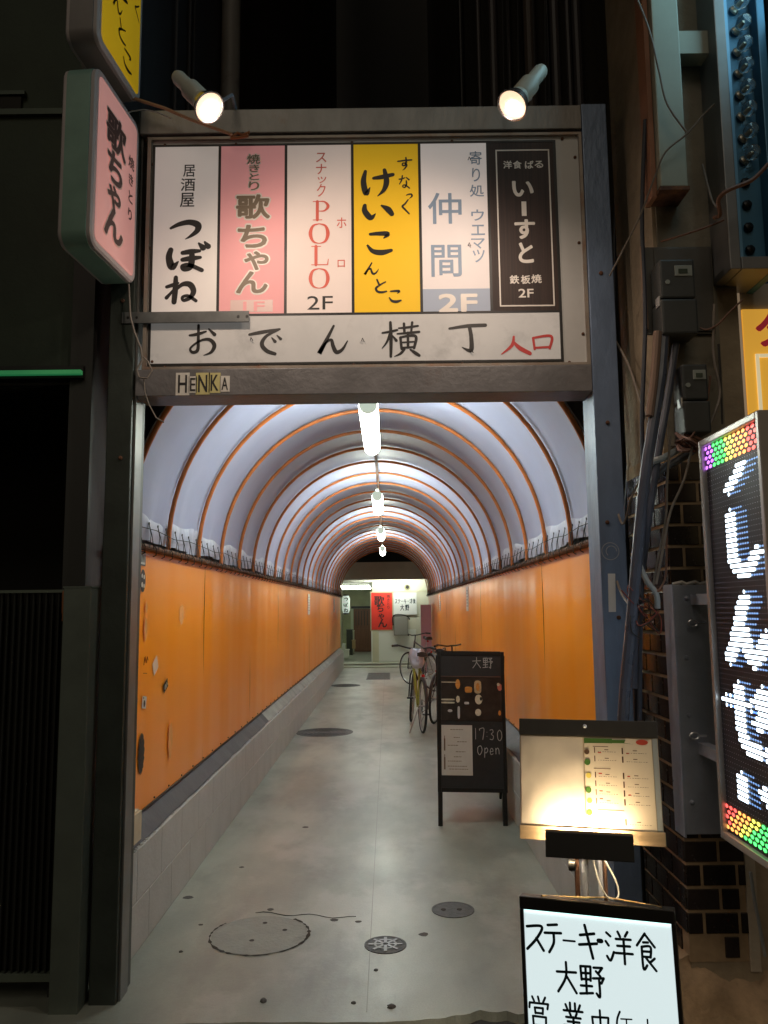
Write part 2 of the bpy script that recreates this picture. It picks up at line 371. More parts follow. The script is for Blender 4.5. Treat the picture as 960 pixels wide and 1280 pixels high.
# alley floor slab with a crumbling front edge
fx = [-3.2 + i * .02 for i in range(294)]
def lip(x):
    y = 3.228 + .003 * math.sin(x * 9) + .002 * math.sin(x * 31)
    if .08 < x < .98:
        e = math.sin((x - .08) / .9 * PI); y += e * (.075 + .018 * math.sin(x * 23) + .012 * math.sin(x * 61) + .003 * math.sin(x * 117))
    return y
fm = MB()
top = [(x, lip(x), 0) for x in fx]; bot = [(x, lip(x) - .012, -.03) for x in fx]
vt = [fm.bm.verts.new(p) for p in top]; vb = [fm.bm.verts.new(p) for p in bot]
vf = [fm.bm.verts.new((x, 23.4, 0)) for x in fx]
for i in range(len(fx) - 1):
    fm.bm.faces.new((vt[i], vt[i + 1], vf[i + 1], vf[i])); fm.bm.faces.new((vb[i], vb[i + 1], vt[i + 1], vt[i]))
obj('alley_floor', fm, FLOOR, kind='structure')
CRACK = mat('crack_dark', (.045, .04, .035), .9)
j = MB()
j.box(-.102, -.099, 3.3, 20.5, .0005, .0012)
obj('floor_joint', j, mat('joint_line', (.26, .26, .24), .7), kind='structure')
# round concrete cover, cracked ring
def ring(mb, cx, cy, r, wd, z, a0=0, a1=2 * PI, n=60, jit=0, ry=1):
    pts = []
    for i in range(n + 1):
        a = a0 + (a1 - a0) * i / n; w_ = wd * (1 + jit * random.uniform(-1, 1))
        pts.append(((cx + (r - w_ / 2) * math.cos(a), cy + (r - w_ / 2) * math.sin(a) * ry, z), (cx + (r + w_ / 2) * math.cos(a), cy + (r + w_ / 2) * math.sin(a) * ry, z)))
    for p, q in zip(pts, pts[1:]): mb.poly([p[0], q[0], q[1], p[1]])
t = thing('manhole_cover', 'large round concrete manhole cover with dark cracked rim at the front left', 'manhole cover', (-.634, 4.05, 0))
m_ = MB().lathe([(.228, -.01), (.228, .0015)], (-.634, 4.05, 0), n=48); obj('lid', m_, mat('lid_concrete', (.27, .28, .25), .6, 0, .15, 9, (.14, .14, .13), 7, .42, .6, 50), t, smooth=False)
m_ = MB(); ring(m_, -.634, 4.05, .236, .012, .0021, 2.5, 7.2, jit=.9); obj('rim_crack', m_, CRACK, t)
m_ = MB(); m_.tube([(-.70 + .04 * k, 4.325 + .018 * math.sin(k * 1.1) - .006 * k, .0012) for k in range(14)], [.0012 + .002 * abs(math.sin(k * 1.9)) * (1 - k / 15) for k in range(14)], 4); obj('rim_crack', m_, CRACK, t)
m_ = MB()
for x, y in ((-.66, 3.98), (-.63, 4.19), (-.52, 4.1)): m_.lathe([(.012, 0), (.012, .0024)], (x, y, 0), n=10)
obj('lifting_hole', m_, CRACK, t)
IRON = mat('cast_iron', (.10, .10, .10), .55, .5, .3, 30, (.12, .08, .05), 20, .4, .3, 60)
def cover(cx, cy, r, label, pat, cat='manhole cover'):
    t = thing('iron_cover', label, cat, (cx, cy, 0))
    obj('rim', MB().lathe([(r, -.01), (r, .003), (r * .9, .003), (r * .9, .0005)], (cx, cy, 0), n=40), IRON, t)
    obj('disc', MB().lathe([(r * .89, -.01), (r * .89, .0022)], (cx, cy, 0), n=40), IRON, t)
    m_ = MB()
    if pat == 'spokes':
        for k in range(8):
            a = k * PI / 4; m_.box(cx + r * .12, cx + r * .8, cy - r * .07, cy + r * .07, .002, .006, rot=Matrix.Rotation(a, 3, 'Z'), org=(cx, cy, .004))
        ring(m_, cx, cy, r * .5, r * .1, .0065)
    elif pat == 'rings':
        for q in (.25, .4, .55, .7, .82): m_.lathe([(r * q, .001), (r * q, .006), (r * (q - .05), .006), (r * (q - .05), .001)], (cx, cy, 0), n=36, cap=False)
    else:
        for sx in (-.45, .3): m_.lathe([(r * .12, .001), (r * .12, .0045)], (cx + sx * r, cy, 0), n=12)
    obj('relief', m_, mat('worn_iron', (.28, .28, .28), .4, .6, .2, 30) if pat == 'spokes' else (CRACK if pat == 'dots' else IRON), t)
    return t
cover(-.03, 3.918, .098, 'small round iron drain cover with worn bright radial spokes near the alley mouth', 'spokes')
cover(.317, 4.344, .110, 'small dark round iron cover with two key holes right of the centre line', 'dots')
cover(-.82, 10.35, .36, 'large dark iron manhole cover with concentric rings beside the left kerb', 'rings')
cover(-.88, 16.5, .30, 'distant round iron manhole cover beside the left kerb near the tunnel end', 'rings')
t = thing('drain_grate', 'square steel drain grate in the floor at the tunnel end', 'drain grate', (-.23, 18.7, 0))
obj('frame', B(-.50, .03, 17.75, 19.6, -.01, .003), IRON, t)
m_ = MB()
for k in range(14): m_.box(-.48, .01, 17.85 + k * .125, 17.91 + k * .125, .003, .009)
obj('bars', m_, IRON, t)
# stones, chewing gum and rust spots on the floor
ST = mat('gum_spot', (.09, .085, .08), .8, 0, .3, 40)
SP_ = [(329, 1252, 4.5, .012, 'round dark pebble at the slab edge below the large manhole cover'), (489, 1259, 5, .010, 'largest dark pebble at the slab edge below the spoked drain cover'),
 (442, 1254, 3, .006, 'small flat pebble left of the largest one at the slab edge'), (470, 1213, 3, .006, 'small pebble just below the spoked drain cover'),
 (418, 1150, 5, .002, 'dark gum spot right of the crack of the large manhole'), (448, 1152, 4, .002, 'dark gum spot above the spoked drain cover'),
 (338, 1137, 4, .003, 'dark chip on the upper rim of the large manhole'), (226, 1190, 2.5, .006, 'tiny pebble left of the large manhole cover'),
 (382, 1034, 4, .002, 'lone gum spot in the middle of the alley floor, far beyond the covers'), (302, 1084, 3, .002, 'gum spot near the left kerb, halfway to the lone one'),
 (530, 1168, 6, .0016, 'flat stain spot between the spoked and the two-holed covers'), (251, 1156, 3, .002, 'tiny gum spot at the upper left of the large manhole'), (235, 1122, 6, .002, 'wide dark spot at the foot of the left kerb')]
for k, (x, y, r, h, lab) in enumerate(SP_):
    p = atz(x, y); rr = r * p.y / 1000
    m_ = MB(); m_.lathe([(rr, .0002), (rr * .9, h * .6), (rr * .5, h), (0, h)], (0, 0, 0), n=9)
    for v in m_.bm.verts: v.co.x *= random.uniform(.8, 1.2); v.co.y *= random.uniform(.7, 1.1)
    m_.bm.transform(Matrix.Translation(p))
    tag(obj('pebble' if h > .004 else 'gum_spot', m_, ST, base=p), lab, 'pebble' if h > .004 else 'gum spot', 'pebbles and gum spots on the alley floor')

# ================================================================= KERBS (concrete block, ledge on top)
def kerb(name, xf, xb, y0, y1, label, sgn):
    """xf: face to the alley, xb: back"""
    t = thing(name, label, 'kerb', ((xf + xb) / 2, y0, 0))
    a, b = min(xf, xb), max(xf, xb)
    obj('core', B(min(xf - sgn * .003, xb), max(xf - sgn * .003, xb), y0 + .004, y1, 0, .452), MORTAR, t)
    blk = {}
    n = int((y1 - y0) / .4)
    for row, (z0, z1) in enumerate(((.004, .223), (.229, .454))):
        off = .2 if row else 0
        yy = y0 - off * 0
        k = 0; y = y0
        while y < y1 - .05:
            L = .2 if (row and k == 0) else .4
            L = min(L, y1 - y)
            key = (row, round(L, 2))
            if key in blk and L > .1:
                inst(blk[key], (0, y - blk[key]['_y'], 0), t)
            else:
                x0, x1 = (xf - .0, xb) if sgn < 0 else (xb, xf)
                fa, fb = (min(xf, xf - sgn * .05), max(xf, xf - sgn * .05))
                o = obj('concrete_block', B(fa, fb, y, y + L - .0018, z0, z1, b=.0025), CURB, t)
                o['_y'] = y; blk[key] = o
            y += L; k += 1
    for o in list(t.children):
        if '_y' in o: del o['_y']
    # ledge sheet: dark flashing from block top to wall
    m_ = MB(); ys = [y0 + i * .15 for i in range(int((y1 - y0) / .15) + 1)]
    prev = None
    for i, y in enumerate(ys):
        e = xf - sgn * (.012 + .01 * random.random()); z = .461 + .002 * random.random()
        row = [(e, y, z - .003), (e, y, z), ((e + xb) / 2, y, z + .045), (xb, y, z + .090)]
        r = [m_.bm.verts.new(p) for p in row]
        if prev:
            for q in range(3): m_.bm.faces.new((prev[q], r[q], r[q + 1], prev[q + 1]))
        prev = r
    for v in m_.bm.verts:
        if 7.95 < v.co.y < 8.05: v.co.z += .006
    far = MB(); fv = [f for f in m_.bm.faces if f.calc_center_median().y > 8.0]
    for f in fv: far.poly([v.co.copy() for v in f.verts])
    bmesh.ops.delete(m_.bm, geom=fv, context='FACES'); bmesh.ops.remove_doubles(far.bm, verts=far.bm.verts, dist=.0001)
    obj('ledge_sheet', m_, LEDGE, t)
    obj('ledge_sheet', far, mat('ledge_mortar', (.30, .32, .29), .7, 0, .25, 5, bump=.4), t, label='paler cement ledge beyond the dark sheet')
    # broken mortar crumbs along the edge
    m_ = MB()
    for i in range(150):
        y = y0 + (y1 - y0) * random.random() ** 2; s_ = random.uniform(.002, .007)
        m_.box(xf - sgn * .03 * random.random() - s_, xf - sgn * .02 + s_, y, y + s_ * 3, .456, .456 + s_ * .7, rot=Matrix.Rotation(random.uniform(-.6, .6), 3, 'Z'), org=(xf, y, .46))
    obj('broken_edge', m_, CURB, t, kind='stuff')
    return t
kerb('kerb', -1.165, -1.262, 3.64, 21.0, 'pale painted concrete block kerb running along the left orange wall', 1)
kerb('kerb', .90, 1.062, 3.64, 21.0, 'concrete block kerb along the right orange wall behind the bicycles and the chalkboard', -1)

# ================================================================= ORANGE WALLS
def orange_wall(X, sgn, label):
    """sgn +1: the face looks towards +x"""
    t = thing('orange_wall', label, 'wall', (X, 3.7, .47))
    w_ = 1.82; y = 3.66; k = 0
    while y < 20.9:
        L = min(w_, 20.98 - y)
        jx = .0008 * (k % 2)
        m_ = MB(); ny, nz = 12, 8
        G = []
        for i in range(ny + 1):
            row = []
            for q in range(nz + 1):
                yy = y + (L - .0015) * i / ny; zz = .553 + 1.307 * q / nz
                d = .003 * math.sin(yy * 5 + k) * math.sin(q * .8) + .002 * math.sin(yy * 13 + zz * 2)
                row.append(m_.bm.verts.new((X + sgn * (d + jx), yy, zz)))
            G.append(row)
        for i in range(ny):
            for q in range(nz): m_.bm.faces.new((G[i][q], G[i + 1][q], G[i + 1][q + 1], G[i][q + 1]))
        m_.smooth = True
        obj('wall_panel', m_, ORANGE, t)
        y += L; k += 1
    obj('backing', B(min(X - sgn * .012, X - sgn * .05), max(X - sgn * .012, X - sgn * .05), 3.66, 21, 0, 1.86), DARKWALL, t)
    obj('bottom_strip', B(min(X + sgn * .004, X + sgn * .012), max(X + sgn * .004, X + sgn * .012), 3.66, 21, .552, .560), BLACK, t)
    s0 = None
    for k in range(60):
        yy = 3.8 + k * .28
        if s0 is None: s0 = obj('screw', MB().lathe([(.005, 0), (.005, .004), (.002, .006)], (X + sgn * .004, yy, .572), (sgn, 0, 0), 8), BLACK, t)
        else: inst(s0, (0, yy - 3.8, 0), t)
    return t
WL = orange_wall(-1.25, 1, 'glossy orange sheet wall on the left side of the tunnel with stickers near the entrance')
WR = orange_wall(1.05, -1, 'glossy orange sheet wall on the right side of the tunnel behind the chalkboard')

# ================================================================= CANOPY
CX, CZ, RR = -.10, 1.90, 1.115
can = thing('tunnel_canopy', 'arched tunnel canopy of pale blue canvas on orange steel hoops over the alley', 'canopy', (CX, 3.7, 1.9))
ribY = [3.72, 4.42, 5.13] + [5.13 + .70 * k for k in range(1, 23)]
def arc(r, y, n=40, foot=1.86):
    return [(CX - r, y, foot), (CX - r, y, CZ)] + [(CX - r * math.cos(PI * k / n), y, CZ + r * math.sin(PI * k / n)) for k in range(1, n)] + [(CX + r, y, CZ), (CX + r, y, foot)]
rib0 = None
for i, y in enumerate(ribY):
    if rib0 is None: rib0 = obj('hoop', MB().tube(arc(RR, y), .0130, 10), RIB, can)
    else: inst(rib0, (0, y - ribY[0], 0), can)
# canvas
m_ = MB(); m_.smooth = True
NA = 60; rows = []
yy = 3.80; ys = []
while yy <= 20.6: ys.append(yy); yy += .07
for y in ys:
    k = max([i for i, q in enumerate(ribY) if q <= y] or [0]); a = ribY[k]; b = ribY[min(k + 1, len(ribY) - 1)]
    f_ = (y - a) / max(.01, b - a); sag = .014 * math.sin(PI * min(1, max(0, f_)))
    row = []
    for side in (-1,):
        hem = 1.985 + .014 * math.sin(y * 4.1) + .01 * math.sin(y * 11.3 + 1)
        hemR = 1.985 + .014 * math.sin(y * 3.7 + 2) + .01 * math.sin(y * 10.1)
    def rad(th): 
        e = max(0, 1 - min(th, PI - th) / .45)
        return RR + .020 + sag + e * (.026 * mnoise.noise(Vector((y * 7, th * 2, 1))) + .016 * mnoise.noise(Vector((y * 17, th, 5)))) * 1.0 + .010 * mnoise.noise(Vector((y * 1.6, th * 1.4, 2))) + .004 * mnoise.noise(Vector((y * 5, th * 4, 8)))
    r_ = rad(.03)
    t0 = math.asin(min(1, (hem - CZ) / RR)); t1 = PI - math.asin(min(1, (hemR - CZ) / RR))
    for q in range(NA + 1):
        th = t0 + (t1 - t0) * q / NA; rr = rad(th)
        row.append(m_.bm.verts.new((CX - rr * math.cos(th), y, CZ + rr * math.sin(th))))
    rows.append(row)
for A, C_ in zip(rows, rows[1:]):
    for q in range(NA): m_.bm.faces.new((A[q], A[q + 1], C_[q + 1], C_[q]))
obj('canvas', m_, MEMB, can, sharp=80)
# pleated hem flap behind the lacing, both sides
for sg in (-1, 1):
    m_ = MB(); m_.smooth = True; prev = None
    y = 3.82
    while y < 20.6:
        hem = (1.985 + .014 * math.sin(y * 4.1) + .01 * math.sin(y * 11.3 + 1)) if sg < 0 else (1.985 + .014 * math.sin(y * 3.7 + 2) + .01 * math.sin(y * 10.1))
        pl_ = .020 * mnoise.noise(Vector((y * 9, sg, 0))) + .018 * mnoise.noise(Vector((y * 21, sg, 3))) * (1.2 + mnoise.noise(Vector((y * 1.3, 7, sg))))
        gap = .05 + .09 * mnoise.noise(Vector((y * 1.7, sg * 3, 5)))
        pts = [(CX + sg * (RR + .012), y, hem + .05), (CX + sg * (RR + .008 + pl_ * .5), y, hem + .02), (CX + sg * (RR + .012 + pl_), y, hem - .02), (CX + sg * (RR + .02 + pl_ * 1.6), y, 1.885 + gap * .4)]
        r = [m_.bm.verts.new(p) for p in pts]
        if prev:
            for q in range(3): m_.bm.faces.new((prev[q], r[q], r[q + 1], prev[q + 1]))
        prev = r; y += .022
    obj('hem_flap', m_, mat('pvc_hem', (.42, .44, .56), .45, 0, .15, 8, (.2, .2, .24), 6, .42), can, sharp=80)
    X = CX + sg * RR
    obj('rail', MB().tube([(X - sg * .004, 3.66, 1.868), (X - sg * .004, 21, 1.868)], .014, 8), RUST, can)
    obj('hem_cord', MB().tube([(X - sg * .012, 3.8 + k * .35, 1.955 + .010 * math.sin(k * 2.3)) for k in range(49)], .0022, 5), CORD, can)
    obj('angle_bar', B(min(X, X + sg * .05), max(X, X + sg * .05), 3.66, 21, 1.855, 1.861), RUST, can)
    # lacing ties: hooks through the hem, down to the rail, over the wall edge
    base = None; y = 3.86; k = 0
    while y < 20.6:
        if base is None:
            m_ = MB(); xx = X - sg * .016
            m_.tube([(xx + sg * .014, y - .0, 1.985), (xx, y + .004, 1.93), (xx - sg * .004, y + .03, 1.86)], .0019, 4)
            m_.tube([(xx + sg * .014, y + .0, 1.985), (xx, y - .012, 1.93), (xx - sg * .004, y - .045, 1.862)], .0019, 4)
            m_.tube([(xx - sg * .002, y + .03, 1.885), (xx - sg * .016, y + .032, 1.862), (xx - sg * .014, y + .034, 1.83), (xx + sg * .0, y + .03, 1.822)], .0026, 5)
            m_.lathe([(.007, 0), (.007, .004), (.003, .004)], (xx + sg * .016, y, 1.99), (-sg, 0, 0), 8)
            base = obj('lacing_tie', m_, CORD, can); by = y
        else:
            c = inst(base, (0, y - by, 0), can)
        step = .155 if k % 3 else .19
        y += step; k += 1
# front binding: the end hoop has a slack cord and the canvas edge
obj('edge_cord', MB().tube([(CX - 1.16 * math.cos(t_ / 20 * PI), 3.80, CZ + .02 + 1.13 * math.sin(t_ / 20 * PI)) for t_ in range(1, 20)], .005, 5), GREYCORD, can)
# ridge conduit with clips
CND = mat('brown_conduit', (.16, .09, .06), .5, .2, .2, 20)
obj('ridge_conduit', MB().tube([(CX, 4.5, 2.955), (CX, 20.5, 2.955)], .014, 8), CND, can)

# lamps
LAMP = mat('lamp_tube', (.9, .95, .9), .4, emit=(.92, 1.0, .86), estr=36)
LCAP = mat('lamp_cap', (.55, .60, .52), .5, emit=(.80, .95, .78), estr=.55)
lamp0 = None
names = ['nearest tube lamp on the tunnel ridge, its end cap facing the entrance', 'second tube lamp from the entrance on the tunnel ridge',
         'third tube lamp from the entrance on the tunnel ridge', 'farthest tube lamp on the tunnel ridge']
for i, y0 in enumerate((4.36, 8.05, 11.7, 15.35)):
    t = thing('tube_lamp', 'white luminous ' + names[i], 'ceiling lamp', (CX, y0, 2.68), 'tube lamps along the tunnel ridge')
    obj('tube', MB().lathe([(.03, .012), (.052, .02), (.056, .05), (.056, 1.2), (.05, 1.24), (.036, 1.268), (.0, 1.275)], (CX, y0, 2.68), (0, 1, 0), 20), LAMP, t)
    obj('end_cap', MB().lathe([(.0, -.03), (.045, -.028), (.052, -.01), (.052, .018), (.03, .02)], (CX, y0, 2.68), (0, 1, 0), 20), LCAP, t)
    for yy in (y0 + .25, y0 + 1.0):
        obj('hanger', MB().tube([(CX, yy, 2.945), (CX, yy, 2.75)], .006, 6), CND, t)
    obj('mounting_bar', B(CX - .012, CX + .012, y0 + .02, y0 + 1.24, 2.748, 2.765), LCAP, t)

# paper notices hung in the tunnel
PAPER = mat('paper', (.75, .74, .72), .7, 0, .05, 10)
for (X, sg, y, z, lab) in ((-1.245, 1, 12.6, 1.62, 'small white paper notice hanging high on the left orange wall'), (1.045, -1, 10.6, 1.66, 'white paper notice on the right orange wall near the rail'),
                       (1.045, -1, 16.2, 1.64, 'narrow cream notice on the right orange wall near the tunnel end'), (-1.245, 1, 18.5, 1.62, 'narrow cream notice on the left orange wall near the tunnel end')):
    t = thing('paper_notice', lab, 'notice', (X, y, z))
    obj('sheet', B(min(X, X + sg * .006), max(X, X + sg * .006), y - .13, y + .13, z - .16, z + .16), PAPER, t)
    m_ = MB()
    for k in range(6): m_.box(min(X + sg * .006, X + sg * .0072), max(X + sg * .006, X + sg * .0072), y - .09, y + .06 + .03 * (k % 2), z + .10 - k * .04, z + .11 - k * .04)
    obj('print', m_, mat('grey_print', (.3, .3, .32), .7), t)

# ================================================================= STICKERS on left wall
def sticker(name, px, py, wdt, hgt, m1, label, decor=None, rot=0, X=-1.25, cat='sticker'):
    d = fwd + camR * ((px - 480) / F) + camU * ((640 - py) / F); p = EYE + d * (X / d.x)
    p = Vector((X + .0055, p.y, p.z))
    pl = Plane(p, (0, 1, 0), (0, 0, 1)); pl.N = Vector((1, 0, 0))
    c, s_ = math.cos(rot), math.sin(rot)
    def q(u, v, h=0): return pl.p(u * c - v * s_, u * s_ + v * c, h)
    t = thing(name, label, cat, p)
    m_ = MB(); m_.poly([q(-wdt / 2, -hgt / 2), q(wdt / 2, -hgt / 2), q(wdt / 2, hgt / 2), q(-wdt / 2, hgt / 2)]); obj('backing', m_, m1, t)
    return t, q, pl
STW = mat('sticker_white', (.62, .60, .55), .5, 0, .1, 30)
t, q, pl = sticker('square_sticker', 177, 698, .10, .075, BLACK, 'square black and cream sticker near the top of the left orange wall by the post')
m_ = MB(); m_.poly([q(-.042, -.03, .001), q(.042, -.03, .001), q(.042, .03, .001), q(-.042, .03, .001)]); obj('print', m_, STW, t)
m_ = MB()
for k in range(4):
    u = -.03 + k * .019; m_.poly([q(u, -.02, .002), q(u + .009, -.02, .002), q(u + .006, .02, .002), q(u - .002, .014, .002)])
obj('print', m_, BLACKM, t)
t, q, pl = sticker('face_sticker', 177, 726, .001, .001, BLACK, 'black oval sticker with white shapes below the square one on the left wall')
m_ = MB(); m_.poly([q(.045 * math.cos(a / 12 * PI), .058 * math.sin(a / 12 * PI), .001) for a in range(24)]); obj('print', m_, BLACKM, t)
m_ = MB()
for u, v, r in ((-.015, .025, .011), (.018, .02, .012), (-.012, -.02, .014), (.02, -.025, .011)): m_.poly([q(u + r * math.cos(a / 6 * PI), v + r * math.sin(a / 6 * PI), .002) for a in range(12)])
obj('print', m_, STW, t)
PALE = mat('sticker_pale', (.74, .55, .42), .5, 0, .1, 30)
t, q, pl = sticker('paper_sticker', 193, 832, .09, .075, PALE, 'peeled pale lozenge sticker in the middle of the left orange wall', rot=.5)
t, q, pl = sticker('small_sticker', 206, 857, .085, .05, BLACK, 'small black sticker with a white squiggle right of the pale lozenge', rot=.4)
m_ = MB(); strokes(m_, Plane(q(0, 0), (0, 1, 0), (0, 0, 1)), [], 0, 1, 1, 0)
m_.tube([q(-.03, -.01, .002), q(-.015, .014, .002), q(0, -.012, .002), q(.014, .012, .002), q(.03, -.008, .002)], .004, 4); obj('print', m_, STW, t)
t, q, pl = sticker('white_sticker', 179, 878, .07, .06, STW, 'cream sticker with a dark figure low on the left orange wall', rot=-.15)
m_ = MB(); m_.poly([q(.014 * math.cos(a / 6 * PI), -.006 + .018 * math.sin(a / 6 * PI), .001) for a in range(12)]); m_.poly([q(-.028, .018, .001), q(-.01, .018, .001), q(-.01, .024, .001), q(-.028, .024, .001)]); obj('print', m_, BLACKM, t)
t, q, pl = sticker('black_sticker', 175, 942, .001, .001, BLACK, 'black ragged blob sticker low on the left orange wall beside the post')
m_ = MB()
m_.poly([q(.050 * math.cos(a / 20 * PI) * (1 + .12 * math.sin(a * 2.2)), .10 * math.sin(a / 20 * PI) * (1 + .06 * math.sin(a * 3.1)), .001) for a in range(40)])
obj('print', m_, BLACKM, t)
d = at(190, 833, 4.0)
t, q, pl = sticker('scribble', 181, 826, .001, .001, PALE, 'faint dark marker scribble on the left orange wall left of the pale lozenge', cat='graffiti')
m_ = MB(); m_.tube([q(-.035, -.02, .001), q(-.028, .02, .001), q(-.015, -.01, .001), q(-.008, .022, .001), q(.01, -.012, .001), q(.02, .02, .001), q(.035, 0, .001)], .0015, 4)
m_.tube([q(-.04, -.06, .001), q(.02, -.065, .001)], .0015, 4); obj('line', m_, mat('faded_ink', (.25, .08, .03), .6), t)
SCF = mat('scuffed_vinyl', (.84, .36, .10), .5, 0, .15, 14)
for k, (px, py, a, b_, lab) in enumerate(((212, 925, .07, .10, 'lowest pale scuff patch on the left orange wall'), (226, 768, .09, .06, 'uppermost pale scuff patch on the left orange wall'), (181, 786, .04, .06, 'pale sticker residue beside the left post, above the scribble'), (182, 760, .03, .03, 'small faint square of residue on the left wall near the post'))):
    t, q, pl = sticker('scuff_patch', px, py, .001, .001, SCF, lab, cat='scuff')
    m_ = MB(); m_.poly([q(a * .6 * math.cos(j_ / 15 * PI) * (1 + .35 * mnoise.noise(Vector((j_ * .5, k, 0)))), b_ * math.sin(j_ / 15 * PI) * (1 + .35 * mnoise.noise(Vector((j_ * .4, k, 4)))), -.0005) for j_ in range(30)])
    obj('residue', m_, SCF, t)
# junction box at the foot of the left wall
p = Vector((-1.2, 3.76, .49))
t = thing('outlet_box', 'cream plastic outlet box on the ledge at the foot of the left wall', 'outlet box', p)
CREAM = mat('cream_plastic', (.55, .48, .33), .5, 0, .1, 20)
obj('body', B(-1.245, -1.165, 3.70, 3.84, .50, .64, b=.006), CREAM, t)
obj('cover', B(-1.1645, -1.150, 3.705, 3.835, .505, .635, b=.002), CREAM, t)

# ================================================================= BLUELIT_STEEL GATEWAY
YF = 3.37
gw = thing('steel_gateway', 'weathered blue-grey steel gateway framing the tunnel entrance and the signboard', 'gateway', (-.1, YF, 0))
obj('post', B(-1.205, -1.098, YF, YF + .19, -.005, 3.80, b=.004), STEELDK, gw, label='dark green left post of the gateway')
obj('post', B(.895, 1.006, YF, YF + .19, -.005, 3.80, b=.004), BLUELIT_STEEL, gw, label='blue-grey right post of the gateway')
obj('post_lining', B(-1.097, -1.088, YF + .03, YF + .12, 0, 3.68), mat('light_steel', (.17, .17, .165), .4, .5, .2, 8), gw)
obj('beam', B(-1.097, .894, YF + .004, YF + .18, 3.685, 3.797, b=.003), mat('rusty_beam', (.26, .245, .225), .45, .3, .35, 4, (.22, .10, .045), 3.2, .42, .25, 30, stretch=(1, 1, .4)), gw, label='upper beam streaked with rust')
obj('beam', B(-1.087, .894, YF + .004, YF + .18, 2.472, 2.590, b=.003), mat('grey_beam', (.17, .165, .17), .42, .3, .3, 4, (.12, .07, .05), 5, .36, .25, 30), gw, label='lower beam below the signboard')
for x, z in ((.95, 2.33), (.93, 1.9), (.96, 1.5), (-1.15, 2.9), (-1.14, 2.2), (.95, 3.0)): obj('bolt', MB().lathe([(.009, 0), (.009, .005), (.005, .008)], (x, YF, z), (0, -1, 0), 10), RUST, gw)
obj('tape_strip', MB().slab(at(760, 717, YF - .002), at(769, 717, YF - .002), at(761, 765, YF - .002), .001), mat('white_tape', (.6, .62, .62), .6), gw)
m_ = MB(); c_ = at(763, 689, YF - .001)
ring(m_, 0, 0, .036, .003, 0, n=30); ring(m_, .004, 0, .022, .003, 0.0002, 0, 4, n=20)
m_.bm.transform(Matrix.Translation(c_) @ Matrix.Rotation(PI / 2, 4, 'X')); obj('sticker_trace', m_, mat('trace', (.33, .35, .38), .6), gw)
# HENKA letters: five separate stickers on the lower beam
for ch, x0, y0, x1, y1, bgc in (('H', 220, 466, 236.5, 494, STW), ('E', 236, 470.5, 246, 491, STW), ('N', 245, 466, 262, 493, mat('sticker_yellow', (.55, .50, .22), .5)), ('K', 261, 466, 275.5, 491, mat('sticker_yellow', (.55, .50, .22), .5)), ('A', 275, 470, 287, 489.5, STW)):
    a = at(x0, y0, YF + .002); b_ = at(x1, y1, YF + .002)
    s_ = obj('letter_sticker', B(a.x, b_.x, YF + .0015, YF + .0035, b_.z, a.z), bgc, gw)
    m_ = MB(); pl = Plane((0, YF + .0015, 0), (1, 0, 0), (0, 0, 1))
    wv = (b_.x - a.x); hv = a.z - b_.z
    fit(m_, pl, ch, a.x + wv * .17, b_.x - wv * .17, b_.z + hv * .1, a.z - hv * .1, off=.03)
    obj('lettering', m_, BLACKM, s_)

# ================================================================= MAIN SIGNBOARD
YS = 3.392
SP = Plane((0, YS, 0), (1, 0, 0), (0, 0, 1))
def S(x, y): p = at(x, y, YS); return p.x, p.z
sb = thing('entrance_signboard', 'wide white signboard of six shop panels above the tunnel entrance, lettered おでん横丁 入口 below', 'signboard', (-.08, YS, 2.6))
obj('back_board', B(-1.05, .886, YS + .004, YS + .04, 2.600, 3.662), mat('board_rim', (.50, .50, .49), .4, .1, .08, 6, (.34, .2, .1), 5, .37), sb)
for a in ((-1.062, -1.046, 2.592, 3.672), (.880, .893, 2.592, 3.672)): obj('edge_trim', B(a[0], a[1], YS - .012, YS + .03, a[2], a[3]), mat('rust_trim', (.30, .26, .22), .5, .5, .3, 6, (.25, .1, .04), 5, .5), sb)
for a in ((2.592, 2.603), (3.660, 3.672)): obj('edge_trim', B(-1.046, .880, YS - .012, YS + .03, a[0], a[1]), mat('rust_trim', (1, 1, 1)), sb)
LX = [-1.036, -.738, -.439, -.140, .162, .470, .772]
z0, z1, zl = 2.838, 3.636, 2.616
# black grid
m_ = MB()
for x in LX: m_.box(x - .006, x + .006, YS - .001, YS + .003, z0 - (.222 if x in (LX[0], LX[-1]) else 0), z1)
m_.box(LX[0] - .006, LX[-1] + .006, YS - .0015, YS + .003, z0 - .005, z0 + .005)
m_.box(LX[0] - .006, LX[-1] + .006, YS - .0015, YS + .003, zl - .005, zl + .005); m_.box(LX[0] - .006, LX[-1] + .006, YS - .0015, YS + .003, z1 - .005, z1 + .005)
obj('black_grid', m_, BLACKM, sb)
PINK = mat('pink_acrylic', (.80, .37, .37), .62, 0, .04, 4, emit=(1, .42, .42), estr=.17); YELL = mat('yellow_acrylic', (.84, .50, .012), .62, 0, .03, 4, emit=(1, .6, .01), estr=.17)  # both panels get an added glow to fill in the spotlights
WOODP = mat('dark_wood_print', (.035, .017, .013), .62, 0, .5, 3, stretch=(40, 1, .6)); PALB = mat('pale_blue_acrylic', (.42, .49, .62), .62)
PEACH = mat('cream_acrylic', (.76, .64, .58), .62, 0, .04, 5, (.52, .45, .4), 4, .35, emit=(1, .82, .74), estr=.17)  # weak emission added here too as fill light
